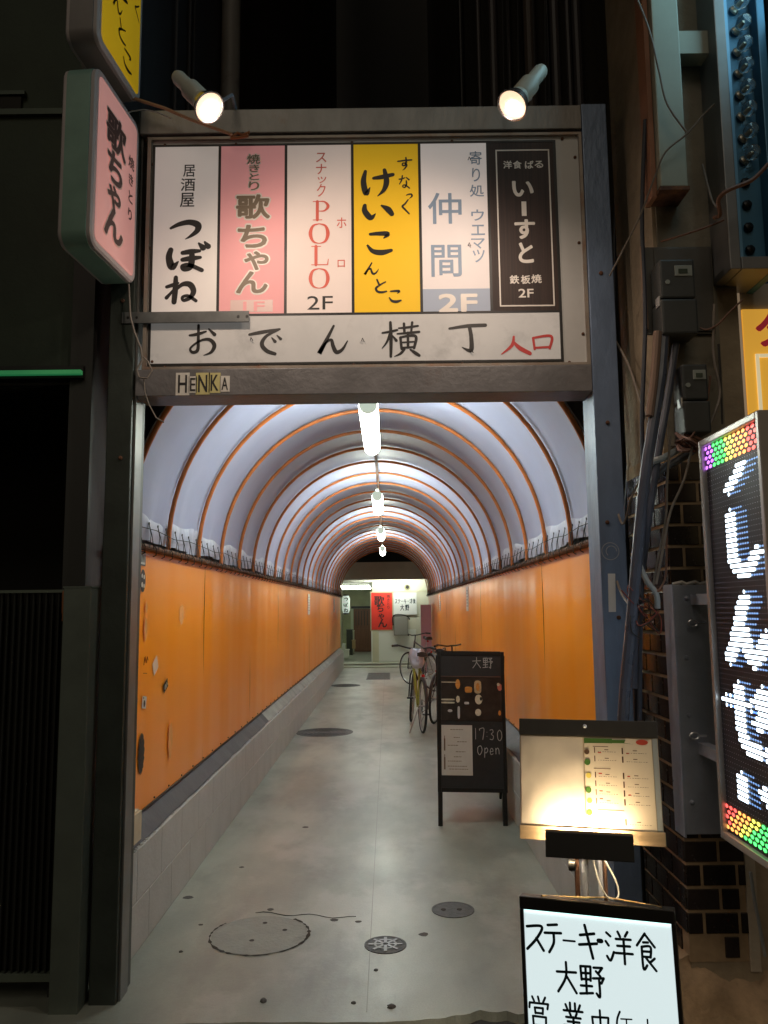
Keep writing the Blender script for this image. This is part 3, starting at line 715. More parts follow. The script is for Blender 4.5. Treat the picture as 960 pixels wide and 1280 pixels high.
pans = [('white panel lettered 居酒屋 つぼね', ACRYL), ('pink panel lettered 焼きとり 歌ちゃん', PINK), ('cream panel lettered POLO in red', PEACH), ('yellow panel lettered けいこんとこ', YELL), ('pale panel lettered 仲間 in grey-blue', mat('pale_acrylic', (.76, .68, .65), .62, 0, .04, 5, emit=(1, .9, .86), estr=.17)), ('dark wood-grain panel lettered いーすと', WOODP)]  # pale panel carries the same added fill glow
PN = [obj('shop_panel', B(LX[i] + .006, LX[i + 1] - .006, YS, YS + .004, z0 + .005, z1 - .005), pans[i][1], sb, label=pans[i][0]) for i in range(6)]
low = obj('name_panel', B(LX[0] + .006, LX[-1] - .006, YS, YS + .004, zl + .005, z0 - .005), mat('grey_acrylic', (.54, .53, .51), .62, 0, .12, 4, (.34, .33, .31), 5, .46, emit=(1, .96, .92), estr=.08), sb, label='long grey-white panel lettered おでん横丁 入口')  # weaker fill glow added to the long panel
def pbox(x0, y0, x1, y1):
    cx, cy = (x0 + x1) / 2, (y0 + y1) / 2
    return S(x0, cy)[0], S(x1, cy)[0], S(cx, y0)[1], S(cx, y1)[1]     # xl, xr, ztop, zbot
def F_(mb, ch, x0, y0, x1, y1, off=.0, h=.001):
    a, b, t_, o_ = pbox(x0, y0, x1, y1); fit(mb, SP, ch, a, b, o_, t_, off, h)
def K_(mb, ch, x0, y0, x1, y1, wk=1, h=.001):
    a, b, t_, o_ = pbox(x0, y0, x1, y1); strokes(mb, SP, K[ch], a, b, t_, o_, wk, h)
m_ = MB()
for ch, b_ in zip('居酒屋', ((229, 206, 244, 221), (226, 223, 244, 239), (225, 241, 243, 259))): F_(m_, ch, *b_, off=.012)
K_(m_, 'つ', 212, 272, 252, 302, 1.35); K_(m_, 'ぼ', 207, 303, 260, 342, 1.45); K_(m_, 'ね', 206, 345, 246, 379, 1.45)
obj('lettering', m_, INK, PN[0])
BROWN = mat('brown_ink', (.20, .15, .10), .5); OUTL = mat('outline_white', (.80, .74, .68), .4)
mw, mk = MB(), MB()
for ch, b_ in list(zip('焼きとり', ((309, 193, 325, 205), (312, 206, 324, 215), (312, 217, 324, 225), (311, 227, 324, 238)))):
    F_(mk, ch, *b_, off=.02, h=.0016); x0, y0, x1, y1 = b_; F_(mw, ch, x0 - 1.2, y0 - 1.2, x1 + 1.2, y1 + 1.2, off=.06, h=.0008)
for ch, b_ in list(zip('歌ちゃん', ((295, 243, 338, 274), (297, 281, 334, 310), (305, 314, 336, 338), (295, 339, 335, 367)))):
    F_(mk, ch, *b_, off=.04, h=.0016); x0, y0, x1, y1 = b_; F_(mw, ch, x0 - 2, y0 - 2, x1 + 2, y1 + 2, off=.085, h=.0008)
obj('letter_outline', mw, OUTL, PN[1]); obj('lettering', mk, BROWN, PN[1])
a, b, t_, o_ = pbox(288, 375, 341, 390)
lb = obj('floor_label', B(a, b, YS - .0008, YS, o_, t_), mat('pink_white', (.80, .60, .57), .4), sb); m_ = MB(); F_(m_, '1F', 304, 377, 331, 389, .03, .0016); obj('lettering', m_, PINK, lb)
RED = mat('faded_red_ink', (.72, .13, .09), .5)
m_ = MB()
for ch, b_ in zip('スナック', ((395, 191, 408, 203), (395, 205, 408, 218), (397, 221, 408, 229), (396, 230, 407, 246))): F_(m_, ch, *b_, off=.006)
K_(m_, 'P', 389, 251, 413, 276); K_(m_, 'O', 386, 279, 412, 305); K_(m_, 'L', 387, 307, 412, 332); K_(m_, 'O', 386, 335, 412, 361)
F_(m_, 'ホ', 421, 272, 433, 285, .006); F_(m_, 'ロ', 422, 325, 431, 334, .006)
obj('lettering', m_, RED, PN[2])
m_ = MB(); F_(m_, '2F', 384, 370, 416, 387, .0); obj('lettering', m_, BLACKM, PN[2])
m_ = MB()
K_(m_, 'け', 452, 210, 492, 246, 1.5); K_(m_, 'い', 453, 252, 492, 276, 1.6); K_(m_, 'こ', 456, 287, 491, 319, 1.4); K_(m_, 'ん', 454, 328, 474, 344, 1.4); K_(m_, 'と', 466, 348, 485, 367, 1.4); K_(m_, 'こ', 485, 361, 502, 379, 1.4)
for ch, b_ in zip('すなっく', ((497, 197, 515, 213), (498, 219, 513, 236), (505, 238, 518, 250), (500, 249, 514, 268))): K_(m_, ch, *b_, 1.4)
obj('lettering', m_, INK, PN[3])
BLUEI = mat('greyblue_ink', (.24, .33, .46), .5)
m_ = MB()
for ch, b_ in zip('寄り処ウエマツ', ((587, 189, 602, 206), (590, 210, 600, 227), (587, 231, 605, 246), (589, 262, 605, 276), (589, 281, 606, 294), (589, 298, 606, 311), (591, 312, 606, 328))): F_(m_, ch, *b_, off=.012)
F_(m_, '仲', 535, 241, 577, 280, .012); F_(m_, '間', 539, 306, 577, 346, .012)
obj('lettering', m_, BLUEI, PN[4])
a, b, t_, o_ = pbox(529.5, 361, 613, 391); bl = obj('floor_label', B(LX[4] + .006, LX[5] - .006, YS - .0008, YS, z0 + .005, t_), PALB, sb)
mw, mk = MB(), MB(); F_(mk, '2F', 548, 367, 597, 390, .05, .0016); F_(mw, '2F', 547, 366, 598, 391, .075, .0012); obj('lettering', mk, OUTL, bl)
m_ = MB()
a, b, t_, o_ = pbox(622, 187, 690, 383)
for c in ((a, a + .006, o_, t_), (b - .006, b, o_, t_), (a, b, o_, o_ + .006), (a, b, t_ - .006, t_)): m_.box(c[0], c[1], YS - .0012 - (.0003 if c[1] - c[0] > .1 else 0), YS - .0002, c[2], c[3])
obj('border_line', m_, OUTL, PN[5])
m_ = MB()
for ch, b_ in zip('洋食ばる', ((629, 201, 640, 211), (641, 201, 652, 211), (656, 201, 667, 211), (668, 201, 679, 210))): F_(m_, ch, *b_, off=.03)
F_(m_, 'い', 640, 226, 667, 246, .05); F_(m_, 'す', 643, 274, 669, 299, .045); F_(m_, 'と', 648, 303, 667, 329, .055)
a, b, t_, o_ = pbox(652, 252, 658, 270); m_.box(a, b, YS - .0015, YS - .0005, o_, t_)
for ch, b_ in zip('鉄板焼', ((637, 344, 649, 355), (651, 344, 663, 355), (664, 343, 677, 354))): F_(m_, ch, *b_, off=.03)
F_(m_, '2F', 648, 361, 667, 372, .03)
obj('lettering', m_, OUTL, PN[5])
m_ = MB()
K_(m_, 'お', 235, 406, 271, 445, 1.25); K_(m_, 'で', 311, 409, 352, 444, 1.25); K_(m_, 'ん', 395, 406, 436, 444, 1.2); K_(m_, '横', 477, 402, 524, 446, 1.2); K_(m_, '丁', 562, 403, 607, 441, 1.2)
obj('lettering', m_, INK, low)
m_ = MB(); K_(m_, '入', 626, 420, 662, 444, 1.5); K_(m_, '口', 663, 418, 692, 439, 1.4); obj('lettering', m_, mat('red_ink', (.55, .05, .045), .5), low)
s0 = None
for x, y in ((186, 205), (186, 310), (190, 452), (206, 181), (295, 180), (440, 178), (565, 176), (703, 173), (719, 196), (724, 303), (729, 417), (712, 454), (578, 458), (442, 460), (324, 461), (206, 462)):
    p = at(x, y, YS - .001); p.y = YS + .004; p.x = max(-1.043, min(.877, p.x)); p.z = max(2.606, min(3.657, p.z))
    if s0 is None: s0 = obj('screw', MB().lathe([(.007, 0), (.007, .004), (.003, .007)], p, (0, -1, 0), 8), RUST, sb); sp0 = p
    else: inst(s0, p - sp0, sb)
# spent holes with wire stubs on the name panel
m_ = MB()
for x, y in ((313, 425), (452, 426), (588, 440), (585, 200), (585, 307)):
    p = at(x, y, YS - .002); m_.tube([p, p + Vector((.004, -.012, .008)), p + Vector((.012, -.006, -.006))], .002, 5)
obj('wire_stub', m_, CORD, sb)

# bracket bar across lower-left of the sign
a = at(152, 390, 3.36); b_ = at(311, 402, 3.36)
t = thing('bracket_bar', 'grey steel strap bar fixed across the lower left of the signboard', 'bracket', (a.x, 3.34, b_.z))
obj('bar', B(a.x, b_.x, 3.362, 3.370, b_.z, a.z, b=.002), mat('strap_steel', (.14, .15, .15), .45, .4, .3, 10), t)
for x in (157, 168, 296, 307): p = at(x, 396, 3.329); obj('bolt', MB().lathe([(.006, 0), (.006, .003)], (p.x, 3.363, (a.z + b_.z) / 2), (0, -1, 0), 10), BLACK, t)
# tied wire loop on the left post
wp = [at(x, y, 3.31) for x, y in ((161, 355), (163, 395), (168, 415), (176, 435), (178, 450), (171, 462), (174, 472), (184, 473), (190, 463), (185, 452), (179, 446))]
t = tag(obj('tied_wire', MB().tube(wp, .004, 6), GREYCORD, base=wp[0]), 'thin grey wire hanging from the pink sign and looped beside the signboard corner', 'wire')
wp = [at(x, y, 3.32) for x, y in ((180, 472), (181, 490), (186, 505), (195, 522), (205, 528))]
tag(obj('tied_wire', MB().tube(wp, .003, 6), GREYCORD, base=wp[0]), 'loose wire end curling in front of the canopy below the signboard corner', 'wire')
# cable from left signs to the beam, lit by the lamp
wp = [at(x, y, 3.3 - .0 * x) for x, y in ((150, 118), (170, 124), (205, 135), (240, 150), (262, 158), (290, 168))]
tag(obj('support_cable', MB().tube(wp, .0075, 8), mat('tan_cable', (.38, .22, .13), .5), base=wp[0]), 'tan sheathed cable running from the yellow sign down to the upper beam', 'cable')
wp = [at(x, y, 3.35) for x, y in ((286, 167), (290, 171), (297, 166), (303, 169), (312, 165), (310, 170), (298, 172), (288, 173))]
tag(obj('rusty_clamp', MB().tube(wp, .006, 6), mat('copper_rust', (.35, .13, .05), .6, .3), base=wp[0]), 'twisted rusty clamp on the upper beam where the tan cable ends', 'clamp')
wp = [at(x, y, 3.33) for x, y in ((150, 145), (165, 139), (180, 137), (196, 140), (214, 148))]
tag(obj('thin_wire', MB().tube(wp, .003, 6), mat('white_wire', (.45, .45, .42), .5), base=wp[0]), 'thin white wire below the tan cable beside the yellow sign', 'wire')

# ================================================================= SPOTLIGHTS
BODY = mat('spot_body', (.62, .63, .55), .35, 0, .05, 10); CHR = mat('chrome', (.55, .5, .52), .18, .9)
LENS = mat('spot_lens', (1, .9, .75), .3, emit=(1, .70, .46), estr=1.2)
def spot(bx, by, fx_, fy, Yb, Yf, label):
    a = at(bx, by, Yb); f = at(fx_, fy, Yf); ax = (f - a).normalized(); L = (f - a).length
    t = thing('spotlight', label, 'spotlight', a, 'spotlights over the signboard')
    obj('housing', MB().lathe([(.0, -.02), (.023, -.016), (.028, 0), (.028, L * .36), (.038, L * .38), (.038, L * .68), (.035, L * .72), (.046, L * .86), (.048, L * .9)], a, ax, 24), BODY, t)
    obj('reflector_ring', MB().lathe([(.046, L * .84), (.059, L * .985), (.060, L), (.055, L * 1.002), (.052, L * .99)], a, ax, 28, cap=False), CHR, t)
    obj('lens', MB().lathe([(.0, L * .992), (.052, L * .985), (.052, L * .99), (.036, L * 1.02), (0, L * 1.03)], a, ax, 24), LENS, t)
    obj('filament_glow', MB().lathe([(.0, L * 1.012), (.024, L * 1.022), (.018, L * 1.03), (0, L * 1.038)], a + Vector((.006, 0, -.012)), ax, 16), mat('hot_filament', (1, .95, .85), .3, emit=(1, .93, .78), estr=30), t)
    k = f - ax * (L * .45); base = Vector((k.x + .02, YF + .03, 3.80))
    obj('bracket_arm', MB().tube([k + Vector((.0, .03, .0)), k + Vector((.01, .10, .0)), Vector((base.x, base.y - .08, 3.83)), Vector((base.x, base.y, 3.82)), base], .008, 8), GALV, t)
    obj('knob', MB().lathe([(.013, 0), (.013, .03), (.008, .034)], k + Vector((0, .04, 0)), (1, 0, 0), 10), GALV, t)
    ld = bpy.data.lights.new('spot', 'SPOT'); ld.energy = 24; ld.color = (1, .78, .62); ld.spot_size = math.radians(150); ld.spot_blend = 1; ld.shadow_soft_size = .03
    lo = bpy.data.objects.new('bulb', ld); COL.objects.link(lo); lo.parent = t
    lo.location = (f + ax * .035) - a
    tgt = Vector((f.x * .35 - .05, 3.36, 2.5)); lo.rotation_euler = (tgt - f).to_track_quat('-Z', 'Y').to_euler()
    return t
spot(224, 98, 262, 135, 2.80, 2.72, 'left white spotlight above the signboard, aimed down to the right')
spot(675, 90, 640, 132, 2.80, 2.72, 'right white spotlight above the signboard, aimed down to the left')

# ================================================================= PROJECTING BOX SIGNS (left)
def box_sign(name, label, za, zb, facemat, print_fn, Y0=2.92, Y1=3.355, X0=-1.27, X1=-1.125, ang=.085, edge=None):
    """light box: wide faces look left and right, rounded corners; local frame: along = from street edge to the wall"""
    o = Vector((X1, Y0, za)); t = thing(name, label, 'projecting sign', o)
    A = Vector((math.sin(ang), math.cos(ang), 0)); Nn = Vector((math.cos(ang), -math.sin(ang), 0)); Z = Vector((0, 0, 1))
    Wd, H, th, r = Y1 - Y0, zb - za, X1 - X0, .058
    def outline(ins, rr, n=7):
        out = []
        for cx, cy, a0 in ((Wd - ins - rr, H - ins - rr, 0), (ins + rr, H - ins - rr, PI / 2), (ins + rr, ins + rr, PI), (Wd - ins - rr, ins + rr, 1.5 * PI)):
            for k in range(n + 1):
                a = a0 + PI / 2 * k / n; out.append((cx + rr * math.cos(a), cy + rr * math.sin(a)))
        return out
    def shell(mb, prof):
        rings = [[mb.bm.verts.new(o + A * u + Z * v - Nn * d) for u, v in outline(ins, max(.01, r - ins))] for ins, d in prof]
        for P_, Q_ in zip(rings, rings[1:]):
            n = len(P_)
            for k in range(n): mb.bm.faces.new((P_[k], P_[(k + 1) % n], Q_[(k + 1) % n], Q_[k]))
        mb.bm.faces.new(rings[0][::-1]); mb.bm.faces.new(rings[-1]); mb.smooth = True
    m_ = MB(); shell(m_, [(.012, .022), (.0, .026), (.0, th - .022), (.012, th - .018)]); obj('casing', m_, edge, t)
    for d in (0, 1):
        m_ = MB(); 
        pr = [(.002, .024), (.002, .010), (.010, .003), (.028, .003), (.030, .007)]
        if d: pr = [(a, th - b) for a, b in pr]
        shell(m_, pr); obj('face_rim', m_, mat('sign_rim', (.52, .47, .47), .35, 0, .08, 8), t)
        m_ = MB(); pr = [(.031, .009), (.031, .002), (.034, .0)]
        if d: pr = [(a, th - b) for a, b in pr]
        shell(m_, pr); fc = obj('sign_face', m_, facemat, t)
        pl = Plane(o + Nn * .0015, A, Z) if not d else Plane(o - Nn * (th + .0015) + A * Wd, -A, Z)
        print_fn(pl, fc, Wd, H)
    for z in (za + .12, zb - .12):
        obj('wall_arm', B(X0 + .02, X1 - .02, Y1 - .01, 3.40, z, z + .03), BLACK, t)
    return t
PINKE = mat('pink_lightbox', (.80, .42, .40), .25, 0, .04, 5, emit=(1, .46, .40), estr=.24)
YELE = mat('yellow_lightbox', (.82, .52, .02), .25, 0, .03, 5, emit=(1, .6, .02), estr=.2)
GREENLIT_CASING = mat('teal_casing', (.24, .40, .33), .4, .1, .15, 6, (.10, .12, .11), 5, .38)  # green light from the left, painted into the casing colour
DGREY = mat('brown_grey_print', (.10, .055, .05), .5)
def pink_print(pl, fc, W, H):
    mw, m_ = MB(), MB()
    for k, ch in enumerate('焼きとり'): em(m_, pl, ch, W * .79, H * (.70 - k * .105), .062, .058, off=.035)
    for (ch, y, s_) in (('歌', .74, .20), ('ち', .54, .19), ('ゃ', .385, .17), ('ん', .22, .20)):
        em(m_, pl, ch, W * .43, H * y, s_ * .95, s_ * .80, off=.04, h=.0016); em(mw, pl, ch, W * .43, H * y, s_ * .97, s_ * .82, off=.075, h=.0008)
    obj('letter_outline', mw, mat('pale_pink', (.85, .62, .55), .4), fc); obj('lettering', m_, DGREY, fc)
def yel_print(pl, fc, W, H):
    m_ = MB()
    for ch, x, y, s_ in (('け', .40, .86, .17), ('い', .42, .66, .15), ('こ', .42, .50, .15), ('ん', .36, .355, .10), ('と', .48, .24, .10), ('こ', .62, .13, .10)):
        strokes(m_, pl, K[ch], W * x - s_ / 2, W * x + s_ / 2, H * y + s_ / 2, H * y - s_ / 2, 1.1)
    for ch, x, y, s_ in (('す', .80, .88, .08), ('な', .80, .75, .08), ('っ', .82, .63, .07), ('く', .82, .50, .08)):
        strokes(m_, pl, K[ch], W * x - s_ / 2, W * x + s_ / 2, H * y + s_ / 2, H * y - s_ / 2, 1.1)
    obj('lettering', m_, INK, fc)
box_sign('box_sign', 'pink light-box sign lettered 歌ちゃん projecting over the left post', 2.955, 3.705, PINKE, pink_print, edge=GREENLIT_CASING)
box_sign('box_sign', 'yellow light-box sign at the top left, above the pink one', 3.80, 4.62, YELE, yel_print, edge=mat('grey_casing', (.25, .23, .22), .4, .1, .15, 6, (.12, .10, .09), 6, .4))

# ================================================================= LEFT BUILDING
GREENLIT_WALL = mat('green_black_wall', (.028, .045, .030), .7, .1, .25, 3, bump=.1)  # wall colour holds the green cast of neon light out of view
VDARK = mat('very_dark', (.012, .012, .011), .8)
lb_ = thing('left_building', 'dark building left of the gateway with a black recess under a thin green-lit edge', 'building', (-2.4, 3.4, 0))
obj('upper_wall', B(-4.5, -1.40, 3.46, 3.9, 2.63, 3.83), GREENLIT_WALL, lb_)
obj('top_wall', B(-4.5, -1.42, 3.72, 4.2, 3.9, 26), GREENLIT_WALL, lb_)
obj('ledge', B(-4.5, -1.39, 3.44, 3.9, 3.832, 3.86), mat('ledge_metal', (.05, .07, .055), .5, .4), lb_)
obj('upper_window', B(-4.3, -1.80, 3.70, 3.715, 4.02, 4.10), VDARK, lb_)
obj('window_frame', B(-4.3, -1.78, 3.69, 3.72, 4.105, 4.125), mat('ledge_metal', (1, 1, 1)), lb_)
obj('lit_edge', B(-4.5, -1.335, 3.395, 3.42, 2.582, 2.600), mat('green_strip', (.1, .4, .15), .3, 0, .5, 3, emit=(.05, .5, .17), estr=.2, stretch=(1, 1, 1)), lb_)  # green light reflected by the edge, painted as a weak glow
obj('edge_carrier', B(-4.5, -1.333, 3.42, 3.46, 2.57, 2.628), BLACK, lb_)
s0 = None
for k in range(26):
    if s0 is None: s0 = obj('soffit_rib', B(-4.5, -1.40, 3.47, 3.49, 2.555, 2.566), mat('soffit', (.05, .05, .045), .5, .3), lb_)
    else: inst(s0, (0, .036 * k, 0), lb_)
obj('soffit', B(-4.5, -1.40, 3.46, 4.6, 2.567, 2.628), VDARK, lb_)
obj('recess_wall', B(-4.5, -1.40, 4.6, 4.7, 0, 2.6), VDARK, lb_)
obj('return_wall', B(-1.40, -1.30, 3.47, 21, 0, 26), mat('alley_wall', (.075, .062, .065), .85, 0, .25, 1.4, (.035, .03, .03), 2, .45, .25, 20, stretch=(1, 1, .3)), lb_)
obj('corner_panel', B(-1.399, -1.30, 3.44, 3.47, 0, 26), mat('corner_panel', (.02, .022, .02), .6), lb_)
obj('down_pipe', MB().tube([(-1.21, 5.9, 3.25), (-1.21, 5.9, 12)], .075, 14), mat('grey_pipe', (.30, .28, .26), .5, 0, .15, 4, (.12, .1, .09), 5, .42), lb_)
for x, y, r in ((-1.28, 4.9, .012), (-1.28, 5.02, .008), (-1.27, 4.55, .010)): obj('thin_pipe', MB().tube([(x, y, 3.1), (x, y, 12)], r, 8), mat('dark_pipe', (.07, .06, .06), .5), lb_)
gt = thing('slat_gate', 'low dark gate of vertical slats with a greenish steel post at the far left', 'gate', (-1.3, 3.33, 0))
obj('post', B(-1.335, -1.222, 3.30, 3.41, -.005, 1.645, b=.003), mat('gate_post', (.115, .14, .118), .45, .3, .2, 5, (.10, .075, .055), 4, .42), gt)
obj('post_cap', B(-1.337, -1.22, 3.298, 3.412, 1.6455, 1.652), mat('gate_post', (1, 1, 1)), gt)
obj('top_rail', B(-3.2, -1.352, 3.345, 3.375, 1.628, 1.640), mat('gate_rail', (.12, .15, .12), .45, .3), gt)
obj('bottom_rail', B(-3.2, -1.352, 3.345, 3.375, .10, .13), mat('gate_rail', (1, 1, 1)), gt)
obj('hinge', MB().lathe([(.008, 0), (.008, .03), (.010, .032), (.010, .12), (.007, .125)], (-1.344, 3.335, 1.51), n=10), mat('orange_hinge', (.28, .11, .04), .5), gt)
s0 = None
for k in range(48):
    if s0 is None: s0 = obj('slat', B(-1.377, -1.371, 3.350, 3.372, .13, 1.628), mat('gate_slat', (.018, .021, .018), .5, .3), gt)
    else: inst(s0, (-.0265 * k, 0, 0), gt)
for k in range(47):
    pass
obj('back_sheet', B(-3.2, -1.353, 3.38, 3.386, .13, 1.58), VDARK, gt)

# ================================================================= ALLEY BETWEEN THE BUILDINGS, RIGHT WALL
rb = thing('right_building', 'dark stained building wall with upright pipes above the right side of the tunnel', 'building', (1.3, 4, 0))
obj('side_wall', B(1.30, 1.45, 3.62, 21, 0, 26), mat('brown_wall', (.10, .085, .06), .85, 0, .35, 1.6, (.03, .025, .02), 2.5, .46, .3, 20, stretch=(1, 1, .15)), rb)
random.seed(3)
for y, r, ln in ((4.7, .03, 0), (4.95, .022, .0), (5.3, .035, .02), (5.65, .012, .03), (6.1, .05, 0), (6.6, .018, .05), (7.3, .02, .0), (8.2, .045, .02), (9.6, .03, .04), (11.5, .04, 0)):
    obj('upright_pipe', MB().tube([(1.27 - r, y + random.uniform(-.02, .02), 3.1), (1.27 - r + ln, y + ln * 3, 5.4), (1.27 - r, y - ln * 2, 12)], r, 10), random.choice([BLACK, mat('brown_pipe', (.08, .06, .045), .6), mat('dark_pipe', (1, 1, 1))]), rb)
for k in range(9):
    y = random.uniform(4.2, 7.5); 
    obj('hanging_cable', MB().tube([(1.22, y, 8), (1.20 + random.uniform(-.04, .04), y + random.uniform(-.2, .2), 5), (1.22, y + random.uniform(-.2, .2), 3.6), (1.24, y, 3.1)], .008, 6), CORD, rb)

# ================================================================= BRICK PILLAR (right)
YP = 3.10; XP = 1.088
pil = thing('brick_pillar', 'pillar faced with dark brown tiles and patched with plaster right of the gateway', 'pillar', (1.2, YP, 0))
obj('core', B(XP + .006, 1.42, YP + .006, 3.60, -.02, 7.5), mat('pillar_plaster', (.40, .32, .22), .85, 0, .3, 5, (.12, .085, .06), 4, .42, .5, 40), pil)
TILE = mat('brown_tile', (.030, .022, .020), .22, 0, .35, 14, (.08, .055, .04), 10, .34, .1, 40, rnd=.35, rvar=.1)
MORT = mat('brown_mortar', (.42, .30, .18), .9, 0, .2, 20)
bh, bw = .0715, .118
rows_z = [.27 + i * (bh + .0125) for i in range(27)]
keep = {}
for r, z in enumerate(rows_z):
    if z + bh > 2.16: break
    off = (r % 2) * (bw + .012) / 2
    x = XP - .0
    segs = []
    first = (bw / 2 - .006) if r % 2 else bw
    cur = XP; k = 0
    while cur < 1.30:
        L = first if k == 0 else bw
        end = cur + L
        lim = 1.30 + .02 * math.sin(r * 2.3) if z < .62 else 1.30
        if z < .30: lim = 1.27
        if end > lim: end = lim
        if z < .30 and k == 0: cur = end + .012; k += 1; continue
        if end - cur > .02: segs.append((cur, end))
        cur += L + .012; k += 1
    for a, b_ in segs:
        key = round(b_ - a, 3)
        if key in keep: inst(keep[key][0], (a - keep[key][1], 0, z - keep[key][2]), pil)
        else: keep[key] = (obj('brick', B(a, b_, YP - .004, YP + .004, z, z + bh, b=.002), TILE, pil), a, z)
    # side face
    cur = YP + .006; k = 0
    while cur < 3.58:
        L = (bw / 2 - .006) if (k == 0 and r % 2 == 0) else bw
        end = min(cur + L, 3.59)
        key = 's%.3f' % (end - cur)
        if z > .33 or k > 0:
            if key in keep: inst(keep[key][0], (0, cur - keep[key][1], z - keep[key][2]), pil)
            else: keep[key] = (obj('brick', B(XP - .004, XP + .005, cur, end, z, z + bh, b=.002), TILE, pil), cur, z)
        cur += L + .012; k += 1
obj('mortar_bed', B(XP + .0015, 1.305, YP + .0015, 3.6, .255, 2.16), MORT, pil)
# plaster strip right of the bricks and rough footing
obj('plaster_strip', B(1.306, 1.345, YP - .006, YP + .1, .22, 2.2, b=.004), mat('pale_plaster', (.55, .48, .38), .85, 0, .15, 8, (.25, .2, .15), 5, .4, .4, 40), pil)
FOOT = mat('rough_footing', (.44, .31, .19), .9, 0, .35, 9, (.14, .10, .07), 6, .45, .9, 25)
m_ = MB(); G = []
nx, nz = 34, 12
for i in range(nx + 1):
    row = []
    for q in range(nz + 1):
        x = 1.03 + .95 * i / nx; z = -.03 + .30 * q / nz
        y = YP - .05 + .10 * (q / nz) ** 2 + .022 * math.sin(x * 17 + z * 9) * math.sin(z * 23) + .012 * math.sin(x * 61 + z * 47) - .05 * (1 - q / nz)
        if q == nz: y = YP + .02; z += .02 * math.sin(x * 29)
        row.append(m_.bm.verts.new((x, y, z)))
    G.append(row)
for i in range(nx):
    for q in range(nz): m_.bm.faces.new((G[i][q], G[i + 1][q], G[i + 1][q + 1], G[i][q + 1]))
row = [m_.bm.verts.new((G[i][nz].co.x, 3.5, G[i][nz].co.z)) for i in range(nx + 1)]
for i in range(nx): m_.bm.faces.new((G[i][nz], G[i + 1][nz], row[i + 1], row[i]))
e0 = [m_.bm.verts.new((1.03, 3.5, G[0][q].co.z)) for q in range(nz + 1)]
for q in range(nz): m_.bm.faces.new((G[0][q], G[0][q + 1], e0[q + 1], e0[q]))
m_.smooth = True
obj('footing', m_, FOOT, pil, sharp=60)
# galvanised cover plate with screws and rings
gp = thing('metal_plate', 'tall galvanised cover plate with ring bolts fixed over the brick pillar', 'metal plate', (1.17, YP - .01, .71))
obj('plate', B(1.088, 1.262, YP - .035, YP - .010, .712, 1.625, b=.002), GALV, gp)
obj('side_flange', B(1.082, 1.0875, YP - .035, YP + .07, .70, 1.628), GALV, gp)
obj('jagged_top', MB().tube([(1.09 + .017 * k, YP - .02, 1.628 + .004 * (k % 3)) for k in range(11)], .008, 6), mat('plaster_blob', (.5, .47, .42), .9), gp)
for x, y in ((858, 748), (858, 822), (861, 894), (865, 1003)):
    p = at(x, y, YP - .035); p.y = YP - .035
    obj('screw', MB().lathe([(.009, 0), (.009, .004), (.004, .009)], p, (0, -1, 0), 10), GALV, gp)
for x, y in ((866, 779), (868, 920)):
    p = at(x, y, YP - .06); 
    obj('ring_bolt', MB().tube([p + Vector((.017 * math.cos(a / 6 * PI) * 1.0, 0, .012 * math.sin(a / 6 * PI))) for a in range(12)], .0035, 6, closed=True), mat('bright_steel', (.7, .7, .72), .3, .8), gp)
    obj('ring_shank', MB().tube([p + Vector((.017, 0, 0)), p + Vector((.045, .0, .0))], .0045, 6), mat('bright_steel', (1, 1, 1)), gp)
    obj('ring_screw', MB().tube([p + Vector((0, 0, -.012)), p + Vector((0, .03, -.012))], .003, 6), mat('bright_steel', (1, 1, 1)), gp)

# ================================================================= METERS, DUCT, CONDUITS
METER = mat('meter_case', (.055, .06, .06), .4, 0, .15, 12, bump=.05)
CONC = mat('stained_concrete', (.24, .215, .165), .85, 0, .25, 4, (.08, .065, .05), 3.5, .42, .4, 30)
obj('concrete_face', B(XP + .02, 1.335, YP - .006, YP + .004, 2.17, 7.4), CONC, pil)
def meter(x0, y0, x1, y1, label, Y=2.97):
    a = at(x0, y0, Y); b_ = at(x1, y1, Y); t = thing('electric_meter', label, 'electric meter', ((a.x + b_.x) / 2, Y, b_.z))
    h = a.z - b_.z; mid = b_.z + h * .47
    obj('case', B(a.x, b_.x, Y, Y + .11, mid + .002, a.z, b=.008), METER, t)
    obj('terminal_cover', B(a.x - .002, b_.x + .002, Y - .004, Y + .11, b_.z, mid - .002, b=.008), METER, t)
    dw = b_.x - a.x
    obj('display_frame', B(a.x + dw * .42, b_.x - dw * .08, Y - .004, Y + .002, mid + h * .30, mid + h * .44, b=.002), mat('meter_label', (.32, .35, .32), .4), t)
    obj('display', B(a.x + dw * .52, b_.x - dw * .22, Y - .006, Y + .001, mid + h * .33, mid + h * .39), mat('lcd', (.05, .07, .05), .2), t)
    obj('seal_button', MB().lathe([(.009, 0), (.009, .006)], (a.x + dw * .2, Y + .002, mid + h * .22), (0, -1, 0), 12), mat('meter_label', (1, 1, 1)), t)
    obj('hinge_pin', B(a.x - .006, a.x - .001, Y + .01, Y + .05, mid - h * .08, mid + h * .05), mat('bright_steel', (1, 1, 1)), t)
    return t
meter(824, 324, 873, 417, 'upper dark grey electric meter on a flat box above the conduits')
meter(852, 455, 889, 541, 'lower dark grey electric meter beside the thick blue-grey conduits')
a = at(803, 306, 3.06); b_ = at(898, 415, 3.06)
t = thing('meter_box', 'wide dark grey steel box behind the upper electric meter', 'box', (a.x, 3.07, b_.z))
obj('case', B(a.x, b_.x, 3.081, 3.093, b_.z, a.z, b=.004), mat('box_steel', (.10, .095, .085), .5, .2, .2, 6), t)
obj('flange', B(a.x - .006, a.x + .012, 3.07, 3.080, b_.z + .02, a.z, b=.002), mat('box_edge', (.28, .18, .12), .5, .2), t)
